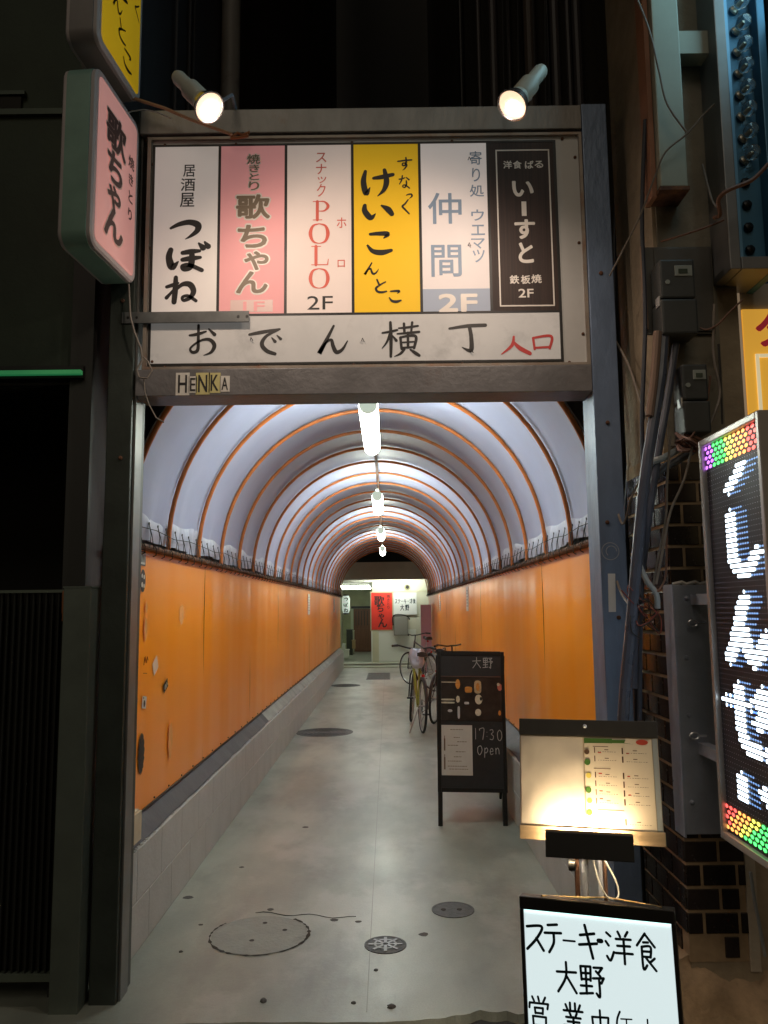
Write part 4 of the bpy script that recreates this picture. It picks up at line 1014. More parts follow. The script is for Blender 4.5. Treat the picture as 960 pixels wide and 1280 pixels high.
obj('door', B(a.x + .05, b_.x - .01, 3.074, 3.080, b_.z + .01, a.z - .01, b=.002), mat('box_steel', (1, 1, 1)), t)
# cream duct on the wall above
a = at(822, 0, 2.98); b_ = at(858, 236, 2.98)
t = thing('wall_duct', 'cream painted steel duct rising up the pillar above the meters', 'duct', ((a.x + b_.x) / 2, 2.98, b_.z))
DUCT = mat('cream_duct', (.33, .36, .30), .45, .1, .12, 5, (.20, .10, .04), 5, .36)
obj('front_cover', B(a.x - .035, b_.x, 2.96, 3.09, b_.z, 7.0, b=.005), DUCT, t)
obj('side_flange', B(a.x - .056, a.x - .037, 3.0, 3.09, b_.z - .02, 7.0), mat('orange_primer', (.36, .17, .10), .6, 0, .2, 8), t)
obj('lower_cap', B(a.x - .04, b_.x + .004, 2.955, 3.09, b_.z - .016, b_.z - .001), RUST, t)
obj('cross_bracket', B(b_.x, 1.47, 3.0, 3.08, at(0, 78, 3.0).z, at(0, 50, 3.0).z), DUCT, t)
# thick conduits
CONB = mat('blue_conduit', (.09, .10, .135), .33, 0, .15, 10, (.18, .18, .2), 14, .33, rvar=.1)
def pipe(name, pts, r, m, label, cat='conduit', n=10, grp=None):
    w_ = [at(*p) for p in pts]; c = catmull([tuple(q) for q in w_], 6) if len(w_) > 2 else w_
    return tag(obj(name, MB().tube(c, r, n), m, base=tuple(w_[0])), label, cat, grp)
pipe('thick_conduit', [(830, 418, 3.0), (826, 470, 2.98), (815, 540, 2.96), (806, 600, 2.96), (797, 690, 2.98), (789, 780, 3.02), (780, 880, 3.06), (778, 960, 3.1)], .021, CONB, 'thick blue-grey conduit slanting down from the upper meter past the gateway post')
pipe('thick_conduit', [(845, 430, 3.03), (836, 490, 3.03), (824, 560, 3.02), (812, 640, 3.04), (800, 740, 3.08), (792, 860, 3.12)], .014, CONB, 'thinner blue-grey conduit just right of the thick one')
pipe('brown_cable', [(822, 415, 2.97), (818, 470, 2.96), (812, 520, 2.95)], .016, mat('brown_cable', (.22, .14, .10), .6), 'brown cable sleeve below the upper meter', 'cable')
pipe('elbow_pipe', [(868, 545, 3.02), (850, 560, 3.0), (830, 572, 3.0), (815, 578, 3.02), (806, 592, 3.05)], .013, mat('pale_pipe', (.34, .37, .38), .4), 'pale grey flexible pipe bending left above the bricks', 'pipe')
pipe('elbow_pipe', [(868, 562, 3.04), (848, 575, 3.03), (830, 585, 3.04), (818, 600, 3.08), (812, 630, 3.1)], .015, mat('dull_pipe', (.18, .20, .23), .4), 'darker flexible pipe under the pale one above the bricks', 'pipe')
pipe('hose', [(806, 600, 3.1), (798, 660, 3.08), (798, 700, 3.04), (808, 725, 3.0), (820, 742, 2.99), (822, 760, 3.0)], .011, mat('pale_pipe', (1, 1, 1)), 'pale hose curving down to the tangle of wires by the metal plate', 'hose')
CB = mat('brown_wire', (.20, .10, .065), .6)
wires = [([(838, 545, 2.99), (834, 600, 2.98), (832, 650, 2.98), (822, 700, 2.98), (815, 740, 2.99)], .0045, GREYCORD, 'grey cable hanging left of the bricks'),
 ([(866, 556, 2.97), (855, 600, 2.96), (838, 640, 2.97), (828, 690, 2.97), (820, 730, 2.98)], .005, GREYCORD, 'grey cable crossing the bricks down to the wire tangle'),
 ([(832, 610, 2.98), (833, 670, 2.98), (832, 720, 2.98), (822, 740, 2.98)], .004, CB, 'brown cable beside the bricks'),
 ([(888, 470, 2.98), (882, 510, 2.98), (868, 540, 2.97), (858, 552, 2.97)], .004, CB, 'brown cable right of the lower meter'),
 ([(893, 380, 2.96), (892, 440, 2.98), (900, 490, 2.98), (892, 520, 2.98), (884, 540, 2.98)], .006, GREYCORD, 'dark cable running down between the meters and the yellow sign'),
 ([(898, 430, 2.97), (901, 480, 2.98), (903, 530, 2.98)], .004, CORD, 'black cable beside the yellow sign'),
 ([(797, 0, 2.9), (812, 40, 2.9), (824, 90, 2.9), (834, 130, 2.9), (858, 165, 2.9)], .004, GREYCORD, 'grey cable crossing the cream duct from the top'),
 ([(893, 130, 2.85), (878, 145, 2.88), (858, 168, 2.9), (832, 190, 2.92), (818, 222, 2.95), (800, 270, 3.0), (780, 310, 3.1), (762, 345, 3.2)], .0035, GREYCORD, 'long grey cable slung from the blue sign across the duct'),
 ([(960, 205, 2.8), (940, 225, 2.8), (910, 238, 2.8), (898, 250, 2.82), (900, 268, 2.85), (893, 272, 2.9)], .008, CB, 'brown sheathed cable looping around the blue sign frame'),
 ([(905, 275, 2.9), (880, 285, 2.92), (850, 295, 2.95), (826, 302, 3.0)], .004, CB, 'thin brown cable over the meter box'),
 ([(878, 205, 3.0), (890, 250, 2.95), (900, 262, 2.9)], .004, GREYCORD, 'short grey cable under the cross bracket'),
 ([(928, 375, 2.95), (910, 392, 2.95), (898, 405, 2.96), (884, 412, 2.97), (875, 410, 2.98)], .004, CB, 'thin brown cable curving from the yellow sign to the upper meter')]
for p_, r, m_, lab in wires: pipe('loose_cable', p_, r, m_, lab, 'cable', 6, 'loose cables on the right wall')
random.seed(5)
for k in range(12):
    x = 768 + k * 5.2 + random.uniform(-2, 2); Y = random.uniform(3.45, 4.1) if x < 800 else 3.04
    if x >= 806: continue
    pts = [(x + random.uniform(-5, 5), 150 + q * 125, Y + random.uniform(-.03, .03)) for q in range(7)]
    pipe('hanging_cable', pts, random.choice([.006, .009, .013, .004]), random.choice([CORD, mat('dim_cable', (.06, .045, .04), .5), mat('dim_blue_cable', (.04, .045, .06), .4)]), ('first second third fourth fifth sixth seventh eighth ninth tenth'.split()[k] if k else 'nearest-to-post') + ' dark cable from the right post, hanging in the gap before the pillar', 'cable', 8, 'dark cables in the gap beside the right post')
for k, (pp) in enumerate(([(766, 420, 3.5), (785, 455, 3.3), (800, 500, 3.1), (812, 540, 3.0)], [(765, 610, 3.5), (778, 655, 3.3), (790, 620, 3.15), (806, 590, 3.0)], [(764, 700, 3.5), (776, 740, 3.3), (792, 760, 3.1), (804, 756, 3.0)])):
    pipe('slack_cable', pp, .005, GREYCORD, ['upper', 'middle', 'lower'][k] + ' slack grey cable looping from the dark gap to the conduits', 'cable', 6, 'slack cables beside the conduits')
random.seed(11)
def tangle(name, cx0, cy0, sx, sy, rx, ry, Y, n, r, m, label, cat):
    mm = MB()
    for k in range(n):
        cx, cy = cx0 + random.uniform(-sx, sx), cy0 + random.uniform(-sy, sy)
        pts = [at(cx + rx * math.cos(a * 1.0 + k) * random.uniform(.4, 1), cy + ry * math.sin(a * 1.0 + k * 1.6) * random.uniform(.5, 1), Y + random.uniform(-.02, .04)) for a in range(6)]
        mm.tube(catmull([tuple(q) for q in pts], 6), r, 5)
    o = obj(name, mm, m, base=tuple(at(cx0, cy0, Y))); o['kind'] = 'stuff'; tag(o, label, cat)
tangle('wire_tangle', 806, 762, 12, 15, 20, 22, 3.0, 5, .0022, mat('red_wire', (.22, .05, .035), .5), 'tangle of thin reddish wires left of the metal plate', 'wires')
tangle('wire_tangle', 808, 768, 12, 15, 18, 20, 3.0, 5, .0024, CORD, 'tangle of thin black wires mixed with the reddish ones beside the plate', 'wires')
tangle('cable_knot', 858, 556, 10, 8, 15, 9, 2.97, 5, .0055, CB, 'knot of brown cables above the bricks beside the LED sign', 'cables')
tangle('cable_knot', 862, 552, 9, 7, 15, 10, 2.95, 3, .006, mat('pink_wire', (.33, .2, .17), .5), 'knot of pinkish cables at the top left corner of the LED sign', 'cables')

# ================================================================= LED SIGN
led = thing('led_sign', 'tall running-text LED sign with white characters and rainbow bands projecting from the brick pillar', 'LED sign', (1.2, 2.33, .76))
LXf, LY0, LY1, LZ0, LZ1 = 1.118, 2.335, 2.80, .775, 2.125
FRM = mat('led_frame', (.50, .47, .45), .35, .4, .12, 10)
obj('cabinet', B(LXf + .012, LXf + .16, LY0 + .002, LY1 - .002, LZ0 + .002, LZ1 - .002), mat('led_cabinet', (.16, .20, .18), .45, .2, .1, 5), led)
obj('display_panel', B(LXf + .006, LXf + .012, LY0 + .02, LY1 - .02, LZ0 + .02, LZ1 - .02), mat('led_board', (.012, .011, .016), .45), led)
for nm, a in (('frame_bar', (LY0, LY0 + .022, LZ0, LZ1)), ('frame_bar', (LY1 - .022, LY1, LZ0, LZ1)), ('frame_bar', (LY0 + .022, LY1 - .022, LZ0, LZ0 + .024)), ('frame_bar', (LY0 + .022, LY1 - .022, LZ1 - .024, LZ1))):
    obj(nm, B(LXf - .012, LXf + .03, a[0], a[1], a[2], a[3], b=.004), FRM, led)
for z in (1.55, 1.0): obj('wall_arm', B(LXf + .03, LXf + .07, LY1, YP - .03, z, z + .04), GALV, led)
pitchz, pitchy = .0168, .0165
cols = int((LY1 - LY0 - .05) / pitchy); rws = int((LZ1 - LZ0 - .055) / pitchz)
def inst_strokes(chars):
    """set of lit cells (row, col): rasterised strokes; col 0 at the pillar side"""
    lit = set()
    for ch, r0, r1, c0, c1 in chars:
        for st in K[ch]:
            st = [(p[0], p[1]) for p in st]; c = catmull([(a, b, 1) for a, b in st], 10)
            for a, b, _ in c:
                cc = c0 + a / 100 * (c1 - c0); rr_ = r0 + b / 100 * (r1 - r0)
                for dr in (-1, 0, 1):
                    for dc in (-2, -1, 0, 1, 2):
                        if (dc / 2.0) ** 2 + (dr / 1.1) ** 2 <= 1.0: lit.add((int(round(rr_ + dr)), int(round(cc + dc))))
    return lit
lit = inst_strokes([('う', -6, 10, 4, 22), ('し', 14, 27, 5, 23), ('ん', 30, 44, 4, 23), ('せ', 47, 60, 3, 24), ('い', 63, 75, 7, 23)])
lit = {(r, c) for r, c in lit if 6 <= r < rws - 7 and 0 <= c < cols}
mu, ml, md = MB(), MB(), MB()
def cell(r, c): return LY1 - .028 - c * pitchy, LZ1 - .032 - r * pitchz
for r in range(rws):
    run = None
    for c in range(cols + 1):
        on = (r, c) in lit
        if on and run is None: run = c
        if not on and run is not None:
            y0, z = cell(r, run); y1, _ = cell(r, c - 1)
            # a run of lit diodes, their bloom shaped into one dash
            pts = []
            for k in range(8):
                a = PI / 2 + PI * k / 7; pts.append((y0 - .0 - .006 * math.cos(a) * -1 * -1 + .004, z + .0052 * math.sin(a)))
            ring_ = [(y0 + .005, z), (y0 + .003, z + .0056), (y1 - .003, z + .0056), (y1 - .009, z), (y1 - .003, z - .0056), (y0 + .003, z - .0056)]
            ml.poly([(LXf + .0035, a, b) for a, b in ring_])
            run = None
        if c < cols and not on and 5 <= r < rws - 5:
            y, z = cell(r, c); s_ = .0016
            mu.poly([(LXf + .0048, y - s_, z), (LXf + .0048, y, z + s_), (LXf + .0048, y + s_, z), (LXf + .0048, y, z - s_)])
# dim ghost runs: blue smear of the characters' light, painted as cells
for r, c in sorted(lit):
    if (r, c + 1) not in lit:
        for q in range(1, 6):
            if (r, c + q) not in lit and c + q < cols:
                y, z = cell(r, c + q); md.poly([(LXf + .0040, y - .0080, z), (LXf + .0040, y, z + .0040), (LXf + .0040, y + .0080, z), (LXf + .0040, y, z - .0040)])
obj('unlit_diodes', mu, mat('diode_off', (.5, .5, .6), .4, emit=(.55, .5, .65), estr=.35), led, kind='stuff')  # diodes outside the characters, given a faint glow
obj('white_diodes', ml, mat('diode_white', (.9, .95, 1), .4, emit=(.72, .88, 1), estr=5.5), led, kind='stuff')
obj('blue_diodes', md, mat('diode_blue', (.4, .5, .8), .4, emit=(.18, .40, .85), estr=1.0), led, kind='stuff')
hues = {'violet': (.55, .12, 1), 'green': (.02, 1, .12), 'yellow': (.9, .85, .05), 'orange': (1, .35, .02), 'red': (1, .04, .02), 'cyan': (.05, .8, .6)}
bands = {k: MB() for k in hues}
for band, (ra, rb2) in (('top', (0, 5)), ('bot', (rws - 5, rws))):
    for r in range(ra, rb2):
        for c in range(0, cols, 2):
            u = c / cols
            if band == 'top': h = 'violet' if u < .14 else 'green' if u < .34 else 'yellow' if u < .52 else 'orange' if u < .74 else 'red'
            else:
                v = u + (r - ra) * .07; h = 'red' if v < .22 else 'orange' if v < .45 else 'yellow' if v < .6 else 'green' if v < 1.0 else 'cyan'
            y, z = cell(r, c + (r % 2)); bands[h].poly([(LXf + .0036, y + .0125 * math.cos(a / 4 * PI), z + .0066 * math.sin(a / 4 * PI)) for a in range(8)])
for h, mb_ in bands.items(): obj(h + '_diodes', mb_, mat('diode_' + h, hues[h], .4, emit=tuple(.92 * q + .08 for q in hues[h]), estr=2.2), led, kind='stuff')

# ================================================================= BLUE BULB SIGN (upper right)
bs = thing('bulb_sign', 'tall blue sign edged with a row of clear glass bulbs at the top right', 'sign', (1.5, 3.0, 2.85))
BLUEP = mat('blue_paint', (.05, .18, .30), .4, .2, .15, 6, (.05, .07, .09), 5, .4)
a = at(898, 340, 2.95); X0 = 1.322; zb = at(0, 350, 2.95).z
obj('left_frame', B(X0, X0 + .042, 2.93, 3.30, zb, 6.6, b=.004), mat('bulb_frame', (.22, .22, .22), .45, .4, .15, 6, (.2, .12, .08), 5, .38), bs)
obj('right_frame', B(X0 + .168, X0 + .20, 2.93, 3.30, zb, 6.6, b=.004), BLUEP, bs)
obj('bottom_frame', B(X0 + .043, X0 + .167, 2.93, 3.30, zb, zb + .05, b=.004), mat('bulb_frame', (1, 1, 1)), bs)
obj('blue_channel', B(X0 + .043, X0 + .167, 2.99, 3.30, zb + .051, 6.6), BLUEP, bs)
obj('channel_lip', B(X0 + .043, X0 + .066, 2.96, 2.989, zb + .051, 6.6), mat('pale_blue', (.16, .36, .55), .35, .2), bs)
GLASS = mat('bulb_glass', (.9, .95, .95), .03, trans=.95); BRASS = mat('bulb_socket', (.5, .47, .38), .35, .7)
for k in range(16):
    z = at(912, 18 + k * 29.5, 2.95).z if k < 13 else 2.9
    z = 3.94 - k * .0925
    if z < zb + .08: break
    p = Vector((X0 + .105, 2.985, z)); ax = Vector((.5, -1, .35))
    if k < 8:
        bo = obj('bulb', MB().lathe([(.012, .0), (.014, .012), (.026, .030), (.029, .045), (.024, .062), (.012, .071), (.0, .074)], p, ax, 14), GLASS, bs)
        obj('filament', MB().lathe([(.0, .02), (.006, .022), (.006, .045), (.0, .05)], p, ax, 8), BRASS, bo)
    obj('socket', MB().lathe([(.02, -.004), (.02, .004), (.015, .01), (.013, .014)], p, ax, 12), BRASS if k < 8 else BLACK, bs)
for k in range(1, 12):
    z = 3.94 + k * .0925; p = Vector((X0 + .105, 2.985, z)); ax = Vector((.5, -1, .35))
    obj('bulb', MB().lathe([(.012, .0), (.014, .012), (.026, .030), (.029, .045), (.024, .062), (.012, .071), (.0, .074)], p, ax, 14), GLASS, bs)
# lit sign panel beyond
t = thing('lit_sign', 'glowing pale cyan light box at the extreme top right beside the blue sign', 'light box', (1.9, 2.9, 3.7))
obj('glow_panel', B(1.535, 1.55, 2.25, 2.915, 3.85, 5.3), mat('cyan_glow', (.6, .9, 1), .4, emit=(.45, .85, 1), estr=2.6), t)
obj('casing', B(1.551, 1.70, 2.245, 2.92, 3.845, 5.305), FRM, t)

# ================================================================= YELLOW SIGN + WHITE WALL (right)
YW = 3.18
t = thing('right_wall', 'grubby white wall panel around the yellow sign at the right edge', 'wall', (1.6, YW, 1))
obj('wall_panel', B(1.352, 2.3, YW, YW + .05, 2.0, 2.865), mat('cream_wall', (.52, .47, .40), .7, 0, .12, 4, (.3, .25, .2), 4, .38, .2, 30), t)
obj('wall_panel', B(1.365, 3.2, YW + .06, YW + .1, 0, 2.0), mat('green_grey_wall', (.16, .19, .17), .6, 0, .15, 4), t)
obj('wall_panel', B(1.70, 3.2, YW + .07, YW + .12, 2.866, 7), DARKWALL, t)
t = thing('yellow_sign', 'glowing yellow sign with red letters partly hidden at the right edge', 'light box', (1.6, YW, 2.3))
a = at(926, 388, YW)
obj('panel', B(a.x, 2.25, YW - .012, YW - .001, 2.05, a.z), mat('yellow_glow', (.85, .5, .03), .35, 0, .04, 4, emit=(1, .50, .06), estr=.5), t)
pl = Plane((0, YW - .012, 0), (1, 0, 0), (0, 0, 1)); m_ = MB()
a = at(943, 424, YW); em(m_, pl, 'タ', a.x + .075, a.z + .04, .17, .17, off=.04); em(m_, pl, 'バ', a.x + .26, a.z + .04, .17, .17, off=.04)
obj('lettering', m_, mat('red_letter', (.65, .03, .06), .4, emit=(.9, .05, .08), estr=.15), t)
obj('side_border', B(1.354, at(925, 400, YW).x, YW - .010, YW - .001, 2.05, 2.855), mat('cream_border', (.55, .48, .38), .5, 0, .15, 5, (.35, .25, .15), 4, .4, emit=(1, .72, .45), estr=.16), t)  # lit wall beside the sign, its light painted as a weak glow
a = at(942, 444, YW)
for q in ((a.x, a.x + .014, 2.05, a.z), (a.x + .0145, 2.2, a.z - .014, a.z)): obj('white_border', B(q[0], q[1], YW - .018, YW - .0125, q[2], q[3]), mat('cream_glow', (.9, .8, .6), .4, emit=(1, .85, .5), estr=.5), t)
pipe('wall_cable', [(938, 1090, 2.95), (944, 1130, 2.95), (950, 1160, 2.95), (956, 1195, 2.96)], .006, mat('pale_pipe', (1, 1, 1)), 'pale cable hanging below the LED sign at the right edge', 'cable')

# ================================================================= MENU BOARD on its stand
TL, TR, BL = at(649, 899, 2.66), at(820, 903, 2.56), at(651, 1043, 2.58)
DARKP = mat('dark_bar', (.02, .018, .015), .35, 0, .2, 20)
base = Vector((.60, 2.60, -.03))
mb_ = thing('menu_stand', 'menu board lit from below on a metal stand in front of the right post', 'menu stand', base)
R_ = (TR - TL); D_ = (BL - TL); W = R_.length; H = D_.length; Ru = R_.normalized(); Uu = (-D_).normalized(); Uu = (Uu - Ru * Uu.dot(Ru)).normalized(); Nn = Ru.cross(Uu)
pm = Plane(BL, Ru, Uu)
def pslab(x0, x1, y0, y1, h0, h1, b=0):
    m_ = MB().box(x0, x1, y0, y1, h0, h1, b=b)
    for v in m_.bm.verts: v.co = pm.p(v.co.x, v.co.y, v.co.z)
    return m_
obj('board', pslab(0, W, .0, H, -.012, 0), mat('beige_board', (.50, .40, .28), .6, 0, .1, 14), mb_)
obj('top_bar', pslab(-.001, W + .001, H - .048, H + .002, -.014, .006, b=.002), DARKP, mb_)
obj('clip_knob', MB().lathe([(.006, 0), (.006, .008), (.003, .012)], pm.p(W * .485, H - .018, .006), Nn, 10), mat('bright_steel', (1, 1, 1)), mb_)
obj('lower_shelf', pslab(-.002, W + .004, -.012, .028, -.0135, .012, b=.002), mat('light_wood', (.52, .38, .22), .5, 0, .25, 4, stretch=(1, 12, 12)), mb_)
# blank menu sheet in a wrinkled sleeve
m_ = MB(); G = []; nx, ny = 22, 26
for i in range(nx + 1):
    row = []
    for q in range(ny + 1):
        u, v = i / nx, q / ny; x = .004 + u * W * .455; y = .030 + v * (H - .082)
        h = .003 + .0022 * mnoise.noise(Vector((u * 3.1, v * 3.9, 4))) + .0010 * mnoise.noise(Vector((u * 8 + v * 3, v * 6, 9)))
        row.append(m_.bm.verts.new(pm.p(x, y, h)))
    G.append(row)
for i in range(nx):
    for q in range(ny): m_.bm.faces.new((G[i][q], G[i + 1][q], G[i + 1][q + 1], G[i][q + 1]))
m_.smooth = True
obj('blank_sheet', m_, mat('sleeve_paper', (.62, .56, .47), .25, 0, .10, 9), mb_)
pr = obj('menu_sheet', pslab(W * .475, W * .955, .012, H - .052, .0005, .0035), mat('menu_paper', (.72, .63, .48), .4, 0, .03, 9), mb_)
sx0, sx1, sy0, sy1 = W * .475, W * .955, .012, H - .052
def U(u): return sx0 + (sx1 - sx0) * u
def V(v): return sy1 - (sy1 - sy0) * v
def rect(mb, u0, u1, v0, v1, h=.0042): mb.poly([pm.p(U(u0), V(v1), h), pm.p(U(u1), V(v1), h), pm.p(U(u1), V(v0), h), pm.p(U(u0), V(v0), h)])
m_ = MB(); m_.poly([pm.p(U(a), V(b), .0042) for a, b in ((0, .02), (.62, .015), (.60, .045), (.74, .06), (.60, .05), (.45, .052), (.0, .06))]); rect(m_, .0, .42, .005, .055, .0045)
for v in (.26, .55, .78): m_.poly([pm.p(U(.04 + .045 * math.cos(a / 5 * PI)), V(v + .035 * math.sin(a / 5 * PI)), .0043) for a in range(10)])
obj('green_print', m_, mat('leaf_green', (.06, .16, .02), .5), pr)
m_ = MB(); m_.poly([pm.p(U(.86 + .09 * math.cos(a / 6 * PI)), V(.035 + .03 * math.sin(a / 6 * PI)), .0044) for a in range(12)])
for v in (.15, .37, .55, .63): rect(m_, .20, .25, v, v + .012)
for v in (.13, .37, .56): rect(m_, .62, .66, v + .02, v + .032)
obj('red_print', m_, mat('menu_red', (.5, .05, .02), .5), pr)
m_ = MB()
for v in (.40, .66): m_.poly([pm.p(U(.05 + .04 * math.cos(a / 5 * PI)), V(v + .03 * math.sin(a / 5 * PI)), .0046) for a in range(10)])
obj('yellow_print', m_, mat('lemon', (.6, .5, .08), .5), pr)
m_ = MB()
for v in (.11, .20, .37, .46, .55, .64): rect(m_, .145, .16, v - .01, v + .05); rect(m_, .30, .36, v + .01, v + .018); [rect(m_, .20 + .035 * q, .20 + .035 * q + random.uniform(.012, .03), v + .034, v + .038) for q in range(8)]
for v in (.11, .20, .37, .46, .55, .64, .84): rect(m_, .555, .575, v - .01, v + .055); rect(m_, .72, .78, v + .012, v + .02); [rect(m_, .62 + .035 * q, .62 + .035 * q + random.uniform(.012, .03), v + .041, v + .045) for q in range(9)]
m_.poly([pm.p(U(.035 + .04 * math.cos(a / 5 * PI)), V(.15 + .03 * math.sin(a / 5 * PI)), .0046) for a in range(10)])
fit(m_, pm, 'COURSE MENU', U(.12), U(.40), V(.10), V(.085), h=.0046) if False else None
rect(m_, .13, .36, .088, .095); rect(m_, .13, .38, .32, .327); rect(m_, .16, .55, .745, .752)
obj('dark_print', m_, mat('menu_dark', (.10, .05, .02), .6), pr)
obj('clear_edge', pslab(W * .96, W * .995, .03, H - .05, .002, .004), mat('clear_plastic', (.35, .38, .38), .15, 0), mb_)
# lamp box below the board
lx0, lx1 = W * .19, W * .78
obj('lamp_box', pslab(lx0, lx1, -.055, .016, .060, .115, b=.002), mat('lamp_box_black', (.010, .010, .010), .35), mb_)
obj('lamp_top', pslab(lx0, lx1, .0165, .0205, .048, .113), mat('lamp_top_wood', (.45, .31, .18), .5), mb_)
obj('lamp_bracket', pslab(lx0 + .09, lx0 + .15, -.05, -.03, -.01, .060), GALV, mb_)
obj('bulb_strip', pslab(lx0 + .02, lx1 - .04, .003, .012, .036, .046), mat('warm_strip', (1, .9, .7), .4, emit=(1, .76, .47), estr=330), mb_)
# stand: two poles, hub and legs
P0 = pm.p(W * .45, -.03, -.03)
obj('pole', MB().tube([P0, Vector((P0.x - .005, P0.y + .01, .55)), Vector((P0.x - .01, P0.y + .02, .10))], .011, 10), GALV, mb_)
obj('pole', MB().tube([P0 + Vector((.045, 0, .0)), Vector((P0.x + .045, P0.y + .01, .10))], .008, 10), GALV, mb_)
obj('pole', MB().tube([P0 + Vector((.062, .01, 0)), Vector((P0.x + .07, P0.y + .02, .10))], .006, 8), CND, mb_)
obj('pole_flat', B(P0.x - .032, P0.x - .018, P0.y, P0.y + .006, .30, P0.z - .02), RUST, mb_)
obj('hub', B(P0.x - .03, P0.x + .075, P0.y - .012, P0.y + .04, P0.z - .02, P0.z + .006, b=.003), GALV, mb_)
obj('knob', MB().lathe([(.016, 0), (.018, .008), (.016, .02)], (P0.x - .052, P0.y - .01, P0.z - .045), (1, -.3, 0), 12), BLACK, mb_)
for k in range(4):
    a = PI / 4 + k * PI / 2
    obj('leg', MB().tube([(P0.x + .02, P0.y + .02, .13), (P0.x + .02 + .22 * math.cos(a), P0.y + .04 + .18 * math.sin(a), -.022)], .009, 8), BLACK, mb_)
wp = catmull([tuple(q) for q in (P0 + Vector((.02, -.01, -.015)), P0 + Vector((.03, -.03, -.08)), P0 + Vector((.055, -.04, -.13)), P0 + Vector((.085, -.04, -.13)), P0 + Vector((.085, -.03, -.09)), P0 + Vector((.05, -.02, -.02)))], 6)
obj('power_cord', MB().tube(wp, .003, 6), mat('white_wire', (1, 1, 1)), mb_)

# ================================================================= LOWER HANDWRITTEN SIGN
TL, TR = at(651, 1119, 2.46), at(841, 1137, 2.30); TR.z = TL.z - .0 if False else TR.z
BL = TL + Vector((.02, -.06, -.66)); R_ = TR - TL; W = R_.length; Ru = R_.normalized(); Uu = (TL - BL).normalized(); Uu = (Uu - Ru * Uu.dot(Ru)).normalized(); H = .655
pm = Plane(TL - Uu * H, Ru, Uu)
ws = thing('handwritten_sign', 'white backlit board with black frame handwritten ステーキ・洋食 大野 standing lowest at the front right', 'sign board', pm.p(W / 2, 0, 0))
obj('top_rail', pslab(-.004, W + .004, H - .036, H, -.03, .008, b=.004), DARKP, ws)
for x0, x1 in ((-.004, .007), (W - .007, W + .004)): obj('side_rail', pslab(x0, x1, 0, H - .036, -.028, .006, b=.002), DARKP, ws)
obj('bottom_rail', pslab(.007, W - .007, 0, .03, -.028, .006, b=.002), DARKP, ws)
obj('writing_panel', pslab(.007, W - .007, .03, H - .036, -.01, .0), mat('lit_white_board', (.75, .80, .82), .3, emit=(.80, .96, .98), estr=.78), ws)
obj('edge_light', pslab(.01, W - .01, H - .043, H - .037, .0005, .003), mat('cyan_edge', (.8, 1, .97), .4, emit=(.60, 1, .93), estr=1.6), ws)
obj('back_panel', pslab(.0, W, .0, H - .036, -.03, -.0285), BLACK, ws)
MARK = mat('marker_ink', (.006, .022, .028), .4)
def hw(mb, ch, x0, y0, x1, y1, wd=7.5):
    # photo pixels -> board coordinates (the board's left edge 651..., right edge 841)
    def q(x, y):
        d = fwd + camR * ((x - 480) / F) + camU * ((640 - y) / F); n_ = pm.N; k = (pm.O - EYE).dot(n_) / d.dot(n_); p = EYE + d * k - pm.O
        return p.dot(pm.R), p.dot(pm.U)
    a, b = q(x0, (y0 + y1) / 2)[0], q(x1, (y0 + y1) / 2)[0]; t_, o_ = q((x0 + x1) / 2, y0)[1], q((x0 + x1) / 2, y1)[1]
    data = [[(p[0], p[1], p[2] if len(p) > 2 else wd) for p in st] for st in K[ch]]
    strokes(mb, pm, data, a, b, t_, o_, 1.0, .001, wd)
K['T'] = [[(10, 20), (90, 14)], [(50, 18), (50, 80)]]; K['e'] = [[(20, 60), (80, 56), (70, 34), (40, 34), (22, 60), (40, 86), (82, 78)]]; K['l'] = [[(50, 10), (50, 86)]]
K['('] = [[(80, 0), (40, 30), (36, 70), (76, 100)]]
m_ = MB()
for ch, b_, wd in (('ス', (656, 1152, 684, 1190), 11), ('テ', (680, 1151, 703, 1193), 11), ('ー', (703, 1168, 720, 1184), 16), ('キ', (722, 1155, 748, 1198), 11), ('・', (746, 1170, 754, 1182), 40), ('洋', (757, 1163, 791, 1205), 9), ('食', (794, 1166, 821, 1213), 9),
                   ('大', (695, 1201, 722, 1242), 10), ('野', (724, 1205, 757, 1247), 9), ('営', (660, 1245, 688, 1284), 9), ('業', (703, 1252, 731, 1296), 9), ('中', (737, 1262, 765, 1302), 9), ('(', (768, 1264, 778, 1300), 12), ('T', (775, 1270, 792, 1292), 10), ('e', (793, 1276, 806, 1294), 12), ('l', (806, 1272, 814, 1296), 14)):
    hw(m_, ch, *b_, wd=wd)
obj('handwriting', m_, MARK, ws)
sc_ = obj('guy_cord', MB().tube([pm.p(.06, H + .002, -.005), P0 + Vector((.0, -.01, -.14)), P0 + Vector((.06, -.01, -.14)), pm.p(W - .03, H + .002, -.005)], .0028, 6), mat('gold_cord', (.35, .24, .10), .5), ws)
for x in (.02, W - .02): obj('leg', MB().tube([pm.p(x, .02, -.012), pm.p(x, -.045, -.012)], .009, 8), DARKP, ws); obj('leg', MB().tube([pm.p(x, H - .05, -.03), pm.p(x, -.03, -.20)], .008, 8), DARKP, ws)

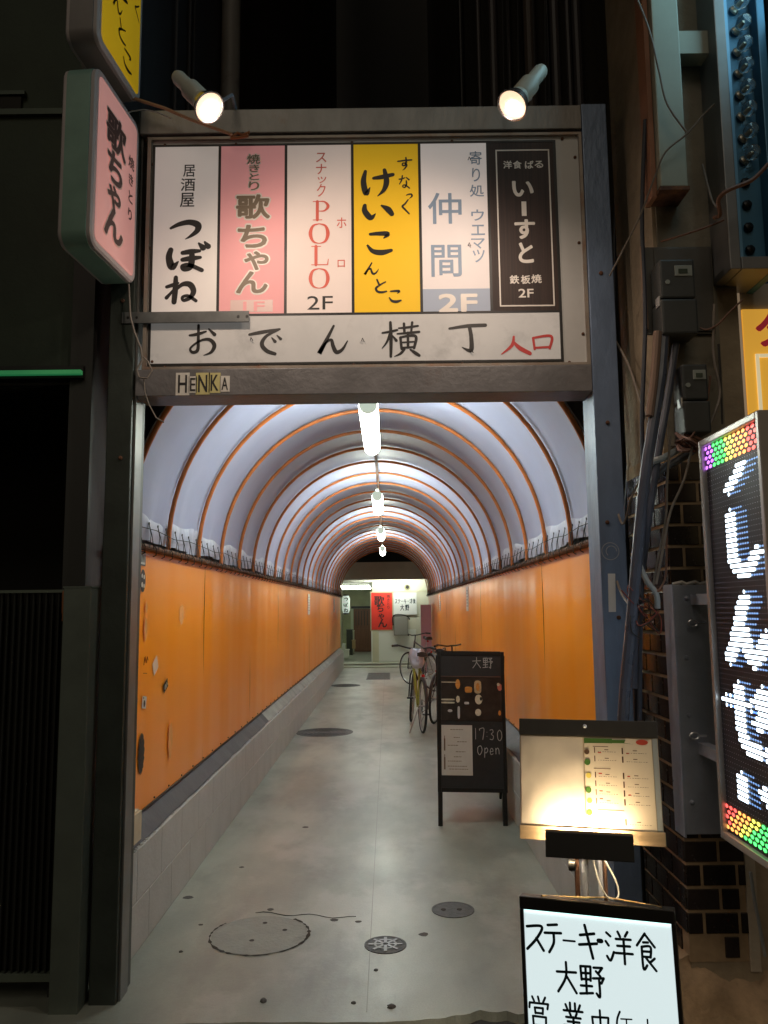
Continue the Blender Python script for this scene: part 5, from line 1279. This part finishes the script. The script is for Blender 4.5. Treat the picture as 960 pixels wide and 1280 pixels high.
# ================================================================= CHALKBOARD
TL, TR, BL = at(547, 814, 6.12), at(629, 815, 6.12), at(550.5, 990, 5.96)
ab = thing('chalkboard', 'black folding chalkboard with food photos, white menu sheet and chalked 17:30 Open', 'chalkboard', atz(600, 1020))
R_ = TR - TL; W = R_.length; Ru = R_.normalized(); Uu = (TL - BL).normalized(); Uu = (Uu - Ru * Uu.dot(Ru)).normalized(); H = (TL - BL).length; pm = Plane(TL - Uu * H, Ru, Uu)
CHB = mat('chalkboard_black', (.008, .008, .008), .6, 0, .4, 20, (.03, .03, .03), 8, .4)
obj('board', pslab(0, W, 0, H, -.018, 0), CHB, ab)
for q in ((-.004, .022, 0, H), (W - .022, W + .004, 0, H)): obj('frame_rail', pslab(q[0], q[1], q[2], q[3], -.02, .005, b=.002), mat('black_wood', (.009, .008, .007), .55, 0, .2, 20, spec=.25), ab)
for q in ((.0225, W - .0225, H - .03, H + .003), (.0225, W - .0225, 0, .03)): obj('frame_rail', pslab(q[0], q[1], q[2], q[3], -.02, .005, b=.002), mat('black_wood', (1, 1, 1)), ab)
foot = -pm.O.z / Uu.z
for x in (.014, W - .018): obj('leg', pslab(x - .016, x + .016, foot + .004, 0, -.02, .003, b=.002), mat('black_wood', (1, 1, 1)), ab)
for x in (.0, W - .0):
    p1 = pm.p(x, H * .97, -.025); p2 = Vector((p1.x + .03, 6.70, .0))
    m_ = MB().tube([p1, p2 + Vector((0, 0, .014))], .014, 6); obj('rear_leg', m_, mat('black_wood', (1, 1, 1)), ab)
m_ = pslab(.0, W, 0, H * .93, -.03, -.024)
rot_ = Matrix.Rotation(0, 4, 'X')
obj('rear_board', MB().slab(pm.p(W, H * .95, -.03), pm.p(0, H * .95, -.03), pm.p(W, H * .95, -.03) + Vector((.02, .42, -1.0)), .01), CHB, ab)
pan = obj('photo_panel', pslab(.024, W - .024, H * .50, H * .81, .0005, .004), mat('photo_dark', (.02, .015, .013), .3, 0, .8, 14), ab)
obj('panel_edge', pslab(.024, W - .024, H * .812, H * .818, .0005, .008), mat('brown_edge', (.10, .06, .045), .4), ab)
def PB(u, v): return pm.p(u * W, H * (1 - v + .035), .0048)
def blob(name, u, v, a, b, m, n=18, h=0, sq=1.0):
    m_ = MB()
    pts = []
    for k in range(n):
        t_ = 2 * PI * k / n; c, s_ = math.cos(t_), math.sin(t_)
        f_ = 1 / max(abs(c), abs(s_)) ** (1 - sq) if sq < 1 else 1
        pts.append(PB(u + a * c * f_, v + b * s_ * f_) + pm.N * h)
    m_.poly(pts); return obj(name, m_, m, pan)
TAN = mat('food_tan', (.42, .30, .16), .5, 0, .3, 60); ORG = mat('food_orange', (.50, .20, .03), .5, 0, .3, 60); CRM = mat('food_cream', (.50, .46, .34), .5, 0, .2, 60); GLS = mat('food_glass', (.42, .42, .42), .4); REDF = mat('food_red', (.45, .12, .08), .5)
blob('food_photo', .30, .275, .035, .035, ORG); blob('food_photo', .46, .315, .055, .022, ORG, sq=.3); blob('food_photo', .60, .295, .055, .048, TAN, sq=.4); blob('food_photo', .60, .295, .028, .030, ORG, h=.0003)
blob('food_photo', .61, .385, .055, .035, CRM); blob('food_photo', .645, .38, .018, .014, BLACKM, h=.0003); blob('food_photo', .93, .295, .035, .026, REDF); blob('food_photo', .91, .275, .02, .012, CRM, h=.0003)
blob('food_photo', .15, .388, .10, .006, CRM, sq=.2); blob('food_photo', .15, .410, .10, .006, CRM, sq=.2); blob('food_photo', .30, .385, .03, .026, CRM, n=7); blob('food_photo', .43, .412, .035, .009, GLS, sq=.2)
blob('food_photo', .31, .48, .018, .045, GLS, sq=.4); blob('food_photo', .60, .478, .045, .025, CRM); blob('food_photo', .18, .468, .035, .010, GLS); blob('food_photo', .92, .48, .02, .018, ORG); blob('food_photo', .17, .262, .12, .003, CRM, sq=.2)
sh = obj('menu_sheet', pslab(W * .05, W * .505, H * .115, H * .465, .001, .004), mat('aged_paper', (.44, .42, .37), .6, 0, .05, 20), ab)
m_ = MB()
def rr(u0, u1, v0, v1): v0 += .02; v1 += .02; m_.poly([pm.p(u0 * W, H * (1 - v1), .0046), pm.p(u1 * W, H * (1 - v1), .0046), pm.p(u1 * W, H * (1 - v0), .0046), pm.p(u0 * W, H * (1 - v0), .0046)])
for v, a, b in ((.545, .18, .37), (.60, .23, .32), (.63, .28, .42), (.655, .14, .30), (.70, .26, .40), (.735, .23, .34), (.765, .14, .34), (.80, .14, .42), (.82, .16, .44)):
    u_ = a
    while u_ < b - .01: e_ = min(b, u_ + random.uniform(.012, .04)); rr(u_, e_, v, v + .004); u_ = e_ + .008
for v in (.61, .74): rr(.085, .105, v, v + .085); rr(.09, .10, v - .02, v)
obj('print', m_, mat('menu_dark', (1, 1, 1)), sh)
m_ = MB()
def cs(ch, u0, u1, v0, v1, wd=8): strokes(m_, pm, [[(p[0], p[1], wd) for p in st] for st in K[ch]], u0 * W, u1 * W, H * (1 - v0), H * (1 - v1), 1, .0055, wd)
K['1'] = [[(50, 5), (50, 95)]]; K['7'] = [[(15, 20), (18, 8), (80, 6), (60, 95)]]; K[':'] = [[(50, 30, 14), (54, 32, 14)], [(50, 66, 14), (54, 68, 14)]]; K['3'] = [[(20, 12), (60, 8), (72, 28), (42, 44), (76, 62), (60, 90), (18, 86)]]; K['0'] = [[(50, 6), (20, 30), (24, 78), (54, 94), (82, 64), (76, 24), (50, 6)]]
K['o'] = [[(60, 10), (20, 22), (14, 66), (48, 88), (84, 50), (70, 16), (50, 12)]]; K['p'] = [[(30, 30), (24, 110)], [(28, 44), (60, 28), (78, 50), (50, 72), (30, 64)]]; K['n'] = [[(20, 30), (22, 80)], [(22, 46), (50, 28), (70, 44), (74, 80)]]
for ch, a, b in (('1', .54, .57), ('7', .60, .70), (':', .70, .745), ('3', .75, .84), ('0', .86, .96)): cs(ch, a, b, .55 + .03 * (a - .5), .635 + .03 * (a - .5), 7)
for ch, a, b in (('o', .57, .66), ('p', .66, .75), ('e', .75, .82), ('n', .83, .92)): cs(ch, a, b, .67, .75, 8)
for ch, a, b in (('大', .52, .66), ('野', .68, .84)): cs(ch, a, b, .04, .125, 6)
obj('chalk_writing', m_, mat('chalk', (.34, .34, .33), .9), ab)

# ================================================================= BICYCLES
def bicycle(label, framecol, fork_turn=0, bag=False):
    t = thing('bicycle', label, 'bicycle', (0, 0, 0), 'bicycles parked along the right wall')
    TY = mat('tyre', (.012, .012, .012), .7); AL = mat('bike_alloy', (.4, .4, .4), .3, .8); DK = mat('bike_black', (.02, .02, .022), .4)
    fm_ = framecol; wr = .33; wb = 1.03
    fr = Vector((0, wb, 0)); ax_h = Vector((0, wb - .18, .86)); Rf = Matrix.Rotation(fork_turn, 3, Vector((0, -.28, 1)).normalized())
    def turn(mb):
        for v in mb.bm.verts: v.co = ax_h + Rf @ (v.co - ax_h)
        return mb
    def wheel(y, tn):
        c = Vector((0, y, wr)); T = turn if tn else (lambda m: m)
        wo = obj('wheel', T(MB().tube([c + Vector((0, .30 * math.cos(a / 16 * PI), .30 * math.sin(a / 16 * PI))) for a in range(32)], .009, 6, closed=True)), AL, t)
        obj('tyre', T(MB().tube([c + Vector((0, .315 * math.cos(a / 16 * PI), .315 * math.sin(a / 16 * PI))) for a in range(32)], .016, 8, closed=True)), TY, wo)
        m_ = MB()
        for k in range(24):
            a = 2 * PI * k / 24; m_.tube([c + Vector((.03 * (-1) ** k, .015 * math.cos(a + .8), .015 * math.sin(a + .8))), c + Vector((0, .30 * math.cos(a), .30 * math.sin(a)))], .0012, 3, cap=False)
        obj('spokes', T(m_), AL, wo)
        obj('hub', T(MB().lathe([(.012, -.05), (.02, -.03), (.012, -.02), (.012, .02), (.02, .03), (.012, .05)], c, (1, 0, 0), 10)), AL, wo)
    wheel(0, False); wheel(wb, True)
    bb = Vector((0, .42, .28)); st = Vector((0, .26, .78)); hd = Vector((0, wb - .20, .86)); hb = Vector((0, wb - .165, .72))
    m_ = MB()
    m_.tube([bb, st], .015); m_.tube([st + (bb - st) * .08, hd], .016); m_.tube([bb, hb], .019); m_.tube([hb, hd + Vector((0, -.005, .03))], .019)
    for s in (-1, 1):
        m_.tube([Vector((.05 * s, 0, wr)), bb + Vector((.02 * s, -.03, .0))], .009); m_.tube([Vector((.05 * s, 0, wr)), st + Vector((.015 * s, 0, -.04))], .007)
    obj('frame', m_, fm_, t)
    m_ = MB()
    for s in (-1, 1): m_.tube([Vector((.05 * s, wb, wr)), Vector((.045 * s, wb - .05, .62)), Vector((.02 * s, wb - .155, .70))], .010)
    m_.tube([Vector((0, wb - .155, .70)), Vector((0, wb - .21, .92)), Vector((0, wb - .22, 1.0))], .012)
    obj('fork', turn(m_), DK, t)
    hbp = [(-.29, wb - .36, 1.02), (-.22, wb - .28, 1.03), (-.08, wb - .21, 1.0), (0, wb - .20, 1.0), (.08, wb - .21, 1.0), (.22, wb - .28, 1.03), (.29, wb - .36, 1.02)]
    h_ = obj('handlebar', turn(MB().tube(catmull(hbp, 4), .011)), DK, t)
    for a, b in ((0, 1), (6, 5)):
        obj('grip', turn(MB().tube([Vector(hbp[a]), Vector(hbp[a]).lerp(Vector(hbp[b]), .95)], .017)), DK, h_)
    obj('seat_post', MB().tube([st, st + Vector((0, -.045, .16))], .012), AL, t)
    m_ = MB(); m_.smooth = True; G = []
    for i in range(13):
        u = i / 12; y = .36 - u * .27; hw_ = .022 + .058 * max(0, min(1, (u - .25) / .6)) ** 1.2; 
        if i == 12: hw_ *= .7
        z = .965 + .012 * math.cos(u * 5)
        G.append([m_.bm.verts.new((hw_ * math.cos(a / 5 * PI), y, z + .025 * math.sin(a / 5 * PI) - (.03 if a in (0, 5) else 0) - (.012 if a > 5 else 0))) for a in range(10)])
    for A, C_ in zip(G, G[1:]):
        for q in range(10): m_.bm.faces.new((A[q], A[(q + 1) % 10], C_[(q + 1) % 10], C_[q]))
    m_.bm.faces.new(G[0][::-1]); m_.bm.faces.new(G[-1]); obj('saddle', m_, DK, t, sharp=60)
    cr = obj('chainring', MB().lathe([(.0, 0), (.08, 0), (.085, .002), (.085, .005), (.0, .006)], bb + Vector((.045, 0, 0)), (1, 0, 0), 24), DK, t)
    for s in (-1, 1):
        e = bb + Vector((.07 * s, .12 * s, -.12 * s)); obj('crank', MB().tube([bb + Vector((.055 * s, 0, 0)), e], .008), AL, t)
        obj('pedal', B(e.x + (.01 if s > 0 else -.09), e.x + (.09 if s > 0 else -.01), e.y - .03, e.y + .03, e.z - .01, e.z + .01, b=.003), DK, t)
    obj('chain', MB().tube([bb + Vector((.048, 0, .085)), Vector((.048, 0, wr + .035)), Vector((.048, -.03, wr)), Vector((.048, 0, wr - .035)), bb + Vector((.048, 0, -.085))], .004, 4), RUST, t)
    obj('kickstand', MB().tube([Vector((-.05, .02, wr - .02)), Vector((-.17, -.06, .01))], .008, 6), AL, t)
    obj('rear_mudguard', MB().tube([Vector((0, .345 * math.cos(a), wr + .345 * math.sin(a))) for a in [PI * k / 12 for k in range(1, 13)]], [.022] * 12, 6), DK, t)
    obj('rear_reflector', MB().lathe([(.0, 0), (.022, 0), (.022, .008), (.015, .012)], (0, -.02, .70), (0, -1, 0), 12), mat('reflector_red', (.5, .02, .02), .2), t)
    obj('seat_light', MB().lathe([(.0, -.01), (.018, 0), (.018, .02)], (0, .18, .90), (0, -1, 0), 10), mat('reflector_red', (1, 1, 1)), t)
    return t
YG = mat('yellow_green_paint', (.26, .27, .03), .35, 0, .1, 20); BKP = mat('black_red_paint', (.06, .012, .012), .35); SIL = mat('silver_paint', (.10, .10, .11), .3, .5)
def place(t, x, y, rz, lean):
    t.location = (x, y, 0); t.rotation_euler = (0, lean, rz)
b1 = bicycle('nearest bicycle, yellow-green frame, its front wheel turned, standing right of the alley by the wall', YG, fork_turn=-.2); place(b1, .41, 10.2, .10, .02)
b2 = bicycle('second bicycle, dark red frame, leaning beside the wall behind the yellow-green one', BKP, fork_turn=.5); place(b2, .60, 11.0, -.30, .08)
b3 = bicycle('farthest bicycle, dark grey frame, parked askew near the tunnel end', SIL, fork_turn=.3); place(b3, .78, 15.6, .36, .05)
# white bag over the nearest saddle
m_ = MB(); m_.smooth = True; G = []
for i in range(12):
    v = i / 11; z = 1.025 - v * .24; r_ = .05 + .075 * math.sin(PI * min(1, v * .75 + .12)) ** .6 - .03 * v
    row = []
    for a in range(24):
        t_ = a / 12 * PI; f_ = 1 + .22 * mnoise.noise(Vector((math.cos(t_) * 2.2, math.sin(t_) * 2.2, v * 3))) + .10 * mnoise.noise(Vector((math.cos(t_) * 6, math.sin(t_) * 6, v * 7)))
        row.append(m_.bm.verts.new((.362 + r_ * .88 * f_ * math.cos(t_), 10.42 + r_ * 1.15 * f_ * math.sin(t_), z + .02 * mnoise.noise(Vector((a * .4, v, 1))))))
    G.append(row)
for A, C_ in zip(G, G[1:]):
    for q in range(24): m_.bm.faces.new((A[q], A[(q + 1) % 24], C_[(q + 1) % 24], C_[q]))
m_.bm.faces.new(G[0][::-1]); m_.bm.faces.new(G[-1])
tag(obj('plastic_bag', m_, mat('white_plastic', (.50, .54, .68), .35, 0, .1, 12), base=(.362, 10.42, .78)), 'crumpled white plastic bag tied over the saddle of the nearest bicycle', 'bag')
# pink standing panel at the tunnel end, right
t = thing('pink_board', 'tall pink board standing at the right by the tunnel end', 'board', (.95, 19.5, 0))
obj('panel', B(.78, 1.03, 19.40, 19.46, .03, 1.62), mat('pink_panel', (.50, .25, .29), .5), t)
obj('foot', B(.76, 1.04, 19.35, 19.52, 0, .03), mat('pink_panel', (1, 1, 1)), t)

# ================================================================= FAR END: shop wall behind the tunnel
YB = 22.7
PW = mat('pale_green_paint', (.62, .63, .50), .6, 0, .06, 2.5, (.42, .42, .33), 2, .36)
fw = thing('shop_wall', 'pale painted shop wall with a lit passage on its left beyond the tunnel end', 'wall', (.2, YB, 0))
def q_(x, y, Y=YB): p = at(x, y, Y); return p.x, p.z
xl = q_(459, 0)[0]; 
obj('wall_face', B(xl, 2.2, YB, YB + .15, 0, 2.36), PW, fw)
obj('pillar', B(xl - .005, xl + .17, YB - .03, YB - .001, .0, 2.36), mat('pale_yellow_paint', (.60, .60, .42), .6, 0, .06, 2.5), fw)
a = q_(464, 787); b_ = q_(505, 829); obj('lower_panel', B(a[0], b_[0] + .35, YB - .02, YB - .001, max(.06, b_[1]), a[1]), mat('white_panel', (.74, .78, .70), .4), fw)
obj('lintel', B(-1.6, 1.9, 21.9, 21.98, 2.32, 2.80), mat('lintel_concrete', (.45, .42, .36), .8, 0, .15, 2), fw)
obj('soffit', B(-1.6, 1.9, 21.981, YB - .031, 2.47, 2.52), mat('lintel_concrete', (1, 1, 1)), fw)
obj('top_strip', B(xl + .175, 2.0, YB - .025, YB - .001, 2.0, 2.03), mat('pale_yellow_paint', (1, 1, 1)), fw)
obj('upper_back', B(-3, 3, YB + .2, YB + .4, 2.7, 26), VDARK, fw)  # dark slab added to hide the sky so the gap stays black
t = thing('canopy_lamp', 'fluorescent lamp hidden behind the concrete lintel before the far shop wall', 'ceiling lamp', (.1, 22.2, 2.4))  # assumed lamp, added out of sight to brighten the far wall
obj('tube', MB().tube([(-.6, 22.16, 2.405), (.9, 22.16, 2.405)], .018, 8), mat('tube_soffit', (1, 1, 1), .4, emit=(.97, 1, .88), estr=120), t)
obj('casing', B(-.64, .94, 22.12, 22.2, 2.43, 2.468), mat('sign_white', (.72, .76, .74), .4), t)
t = thing('wall_fan', 'small round vent with a dark centre high on the far shop wall', 'vent', (*q_(509, 733)[:1], YB - .02, q_(509, 733)[1]))
cx, cz = q_(509, 734)
obj('ring', MB().lathe([(.085, 0), (.085, .03), (.06, .03), (.05, .005)], (cx, YB - .001, cz), (0, -1, 0), 20), mat('olive', (.30, .30, .16), .5), t)
obj('centre', MB().lathe([(.05, 0), (.05, .012)], (cx + .01, YB - .001, cz), (0, -1, 0), 16), BLACK, t)
# red poster
a = q_(464, 741); b_ = q_(490.5, 787); t = thing('red_poster', 'red framed poster lettered 歌ちゃん in black on the far shop wall', 'poster', (a[0], YB - .03, b_[1]))
obj('frame', B(a[0] - .03, b_[0] + .03, YB - .035, YB - .02, b_[1] - .03, a[1] + .03), mat('olive_frame', (.42, .40, .26), .5), t)
ps = obj('sheet', B(a[0], b_[0], YB - .040, YB - .0355, b_[1], a[1]), mat('poster_red', (.62, .035, .02), .5, 0, .1, 5, (.7, .25, .03), 3, .36), t)
pl = Plane((0, YB - .040, 0), (1, 0, 0), (0, 0, 1)); m_ = MB(); cw = b_[0] - a[0]; chh = a[1] - b_[1]
for k, (ch, s_) in enumerate((('歌', .30), ('ち', .24), ('ゃ', .22), ('ん', .28))): em(m_, pl, ch, a[0] + cw * (.38 + .05 * k), a[1] - chh * (.22 + .20 * k), s_, s_, off=.03)
for k, ch in enumerate('焼きとり'): em(m_, pl, ch, a[0] + cw * .82, a[1] - chh * (.10 + .10 * k), .10, .10, off=.02)
obj('lettering', m_, INK, ps)
# white sign
a = q_(492, 741); b_ = q_(521, 768); t = thing('white_sign', 'white sign handwritten ステーキ・洋食 大野 on the far shop wall', 'sign', (a[0], YB - .03, b_[1]))
ps = obj('panel', B(a[0], b_[0], YB - .04, YB - .02, b_[1], a[1]), mat('sign_white', (.72, .76, .74), .4), t); pl = Plane((0, YB - .040, 0), (1, 0, 0), (0, 0, 1)); m_ = MB(); cw = b_[0] - a[0]; chh = a[1] - b_[1]
for k, ch in enumerate('ステーキ・洋食'): x = a[0] + cw * (.05 + .13 * k); strokes(m_, pl, [[(p[0], p[1], 13) for p in st] for st in K[ch]], x, x + cw * .115, a[1] - chh * .28, a[1] - chh * .5)
for k, ch in enumerate('大野'): x = a[0] + cw * (.28 + .22 * k); strokes(m_, pl, [[(p[0], p[1], 13) for p in st] for st in K[ch]], x, x + cw * .17, a[1] - chh * .54, a[1] - chh * .82)
obj('handwriting', m_, MARK, ps)
a = q_(492, 768.5); b_ = q_(510, 795); t = thing('wall_box', 'grey steel meter box with a dark hood below the white sign on the far wall', 'box', (a[0], YB - .1, b_[1]))
obj('case', B(a[0], b_[0], YB - .14, YB - .001, b_[1] + .02, a[1] - .03, b=.02), mat('box_grey', (.25, .25, .22), .5), t)
obj('hood', MB().tube(catmull([(a[0] - .02, YB - .14, b_[1] + .3), (a[0], YB - .14, a[1] - .02), (b_[0] - .05, YB - .14, a[1] - .02), (b_[0] + .05, YB - .14, a[1] - .14)], 5), .018), BLACK, t)
# step strip before the wall
obj('threshold_strip', B(-1.4, 2.0, 21.3, 21.6, 0, .022, b=.004), mat('pale_step', (.45, .47, .38), .6), kind='structure')
obj('threshold_step', B(-1.6, 2.0, 22.2, YB - .035, 0, .05, b=.004), mat('step_grey', (.36, .38, .31), .6), kind='structure')
# passage on the left: side wall, back wall with door, tubes
ps_ = thing('passage', 'narrow lit passage with a brown wooden door beyond the left end of the tunnel', 'passage', (-1.1, 25, 0))
obj('side_wall', B(-1.75, -1.60, 21.2, 30, 0, 3), PW, ps_); obj('inner_wall', B(xl - .002, xl + .1, YB + .151, 30, 0, 2.6), PW, ps_)
obj('ceiling', B(-1.6, xl - .003, 22.71, 30, 2.28, 2.36), mat('ceiling_white', (.6, .62, .55), .6), ps_)
obj('floor', B(-1.6, xl - .003, YB - .02, 30, 0, .03), mat('grey_tile', (.30, .32, .28), .4, 0, .1, 3), ps_)
YD = 28.5
obj('end_wall', B(-1.599, xl - .003, YD, YD + .1, .03, 2.6), mat('passage_wall', (.32, .34, .20), .6, 0, .3, 2), ps_)
a = q_(442, 761, YD); b_ = q_(458, 814, YD)
d_ = obj('door', B(a[0], xl - .01, YD - .06, YD - .01, .04, a[1]), mat('door_wood', (.16, .065, .03), .4, 0, .3, 3, stretch=(8, 1, .4)), ps_)
obj('door_panel', B(a[0] + .10, xl - .1, YD - .075, YD - .061, .15, .85, b=.006), mat('door_wood', (1, 1, 1)), d_)
s0 = None
for k in range(5):
    o = obj('door_bar', B(a[0] + .07 + k * .10, a[0] + .10 + k * .10, YD - .08, YD - .061, .95, a[1] - .08), mat('door_dark', (.06, .03, .02), .4), d_)
obj('door_lintel', B(a[0] - .08, xl - .004, YD - .09, YD - .0605, a[1] + .01, a[1] + .09), BLACK, ps_)
obj('door_frame', B(a[0] - .10, a[0] - .01, YD - .07, YD - .005, .03, a[1]), mat('pale_green_frame', (.45, .52, .38), .5), ps_)
TUBE2 = mat('tube_white', (1, 1, 1), .4, emit=(.94, 1, .90), estr=16)
for k, (y, nm) in enumerate(((24.2, 'nearer'), (26.3, 'farther'))):
    t = thing('fluorescent_lamp', nm + ' fluorescent lamp across the ceiling of the far left passage', 'ceiling lamp', (-1.1, y, 2.2))
    obj('tube', MB().tube([(-1.5, y, 2.20), (xl - .12, y, 2.20)], .035, 10), TUBE2, t); obj('casing', B(-1.52, xl - .10, y - .06, y + .06, 2.24, 2.278), mat('ceiling_white', (1, 1, 1)), t)
# vertical lantern つぼね
a = q_(427.5, 744, 22.5); b_ = q_(437.5, 767, 22.5)
t = thing('hanging_sign', 'vertical white lantern sign lettered つぼね with dark caps at the far left', 'lantern', ((a[0] + b_[0]) / 2, 22.5, b_[1]))
cx = (a[0] + b_[0]) / 2; rr_ = (b_[0] - a[0]) / 2; hz = a[1] - b_[1]
obj('lantern_body', MB().lathe([(rr_ * .7, .02), (rr_, .10), (rr_, hz - .10), (rr_ * .7, hz - .02)], (cx, 22.5, b_[1]), n=20), mat('lantern_white', (.7, .78, .72), .5, emit=(.8, 1, .9), estr=.35), t)
for z in (b_[1] - .02, a[1] - .02): obj('cap', MB().lathe([(rr_ * .72, 0), (rr_ * .72, .04)], (cx, 22.5, z), n=16), BLACK, t)
m_ = MB(); pl = Plane((0, 22.5 - rr_ - .003, 0), (1, 0, 0), (0, 0, 1))
for k, ch in enumerate('つぼね'): s_ = .125; z = a[1] - .12 - k * .15; strokes(m_, pl, K[ch], cx - s_ / 2, cx + s_ / 2, z + s_ / 2, z - s_ / 2, 1.3)
obj('lettering', m_, INK, t)
# clutter in the passage mouth
def bx(name, x0, y0, x1, y1, Y, dep, m, label, cat):
    a = at(x0, y0, Y); b_ = at(x1, y1, Y); t = thing(name, label, cat, ((a.x + b_.x) / 2, Y, max(.03, b_.z)))
    z0 = max(.031, b_.z); o = obj('body', B(a.x, b_.x, Y, Y + dep, z0, a.z, b=.012), m, t)
    obj('top_edge', B(a.x - .01, b_.x + .01, Y - .01, Y + dep + .01, a.z, a.z + .025), m, t); return t
bx('storage_crate', 427, 813, 436, 822, 24.0, .3, mat('crate_white', (.6, .63, .58), .5), 'lower white box on the floor at the left of the passage', 'box')
bx('storage_crate', 427.5, 806, 431, 812, 24.0, .3, mat('crate_white', (1, 1, 1)), 'upper white box on the floor at the left of the passage', 'box')
bx('shelf_cabinet', 433, 788, 441, 819, 24.6, .3, mat('shelf_dark', (.03, .035, .025), .5), 'dark cabinet standing against the passage side', 'cabinet')
bx('leaning_board', 441, 789, 443, 818, 24.5, .05, mat('board_grey', (.32, .34, .26), .5), 'narrow pale board next to the dark cabinet', 'board')
bx('cardboard_box', 440, 801, 444, 811, 24.3, .2, mat('cardboard', (.34, .24, .12), .7), 'tan cardboard box on top of a stool by the cabinet', 'box')
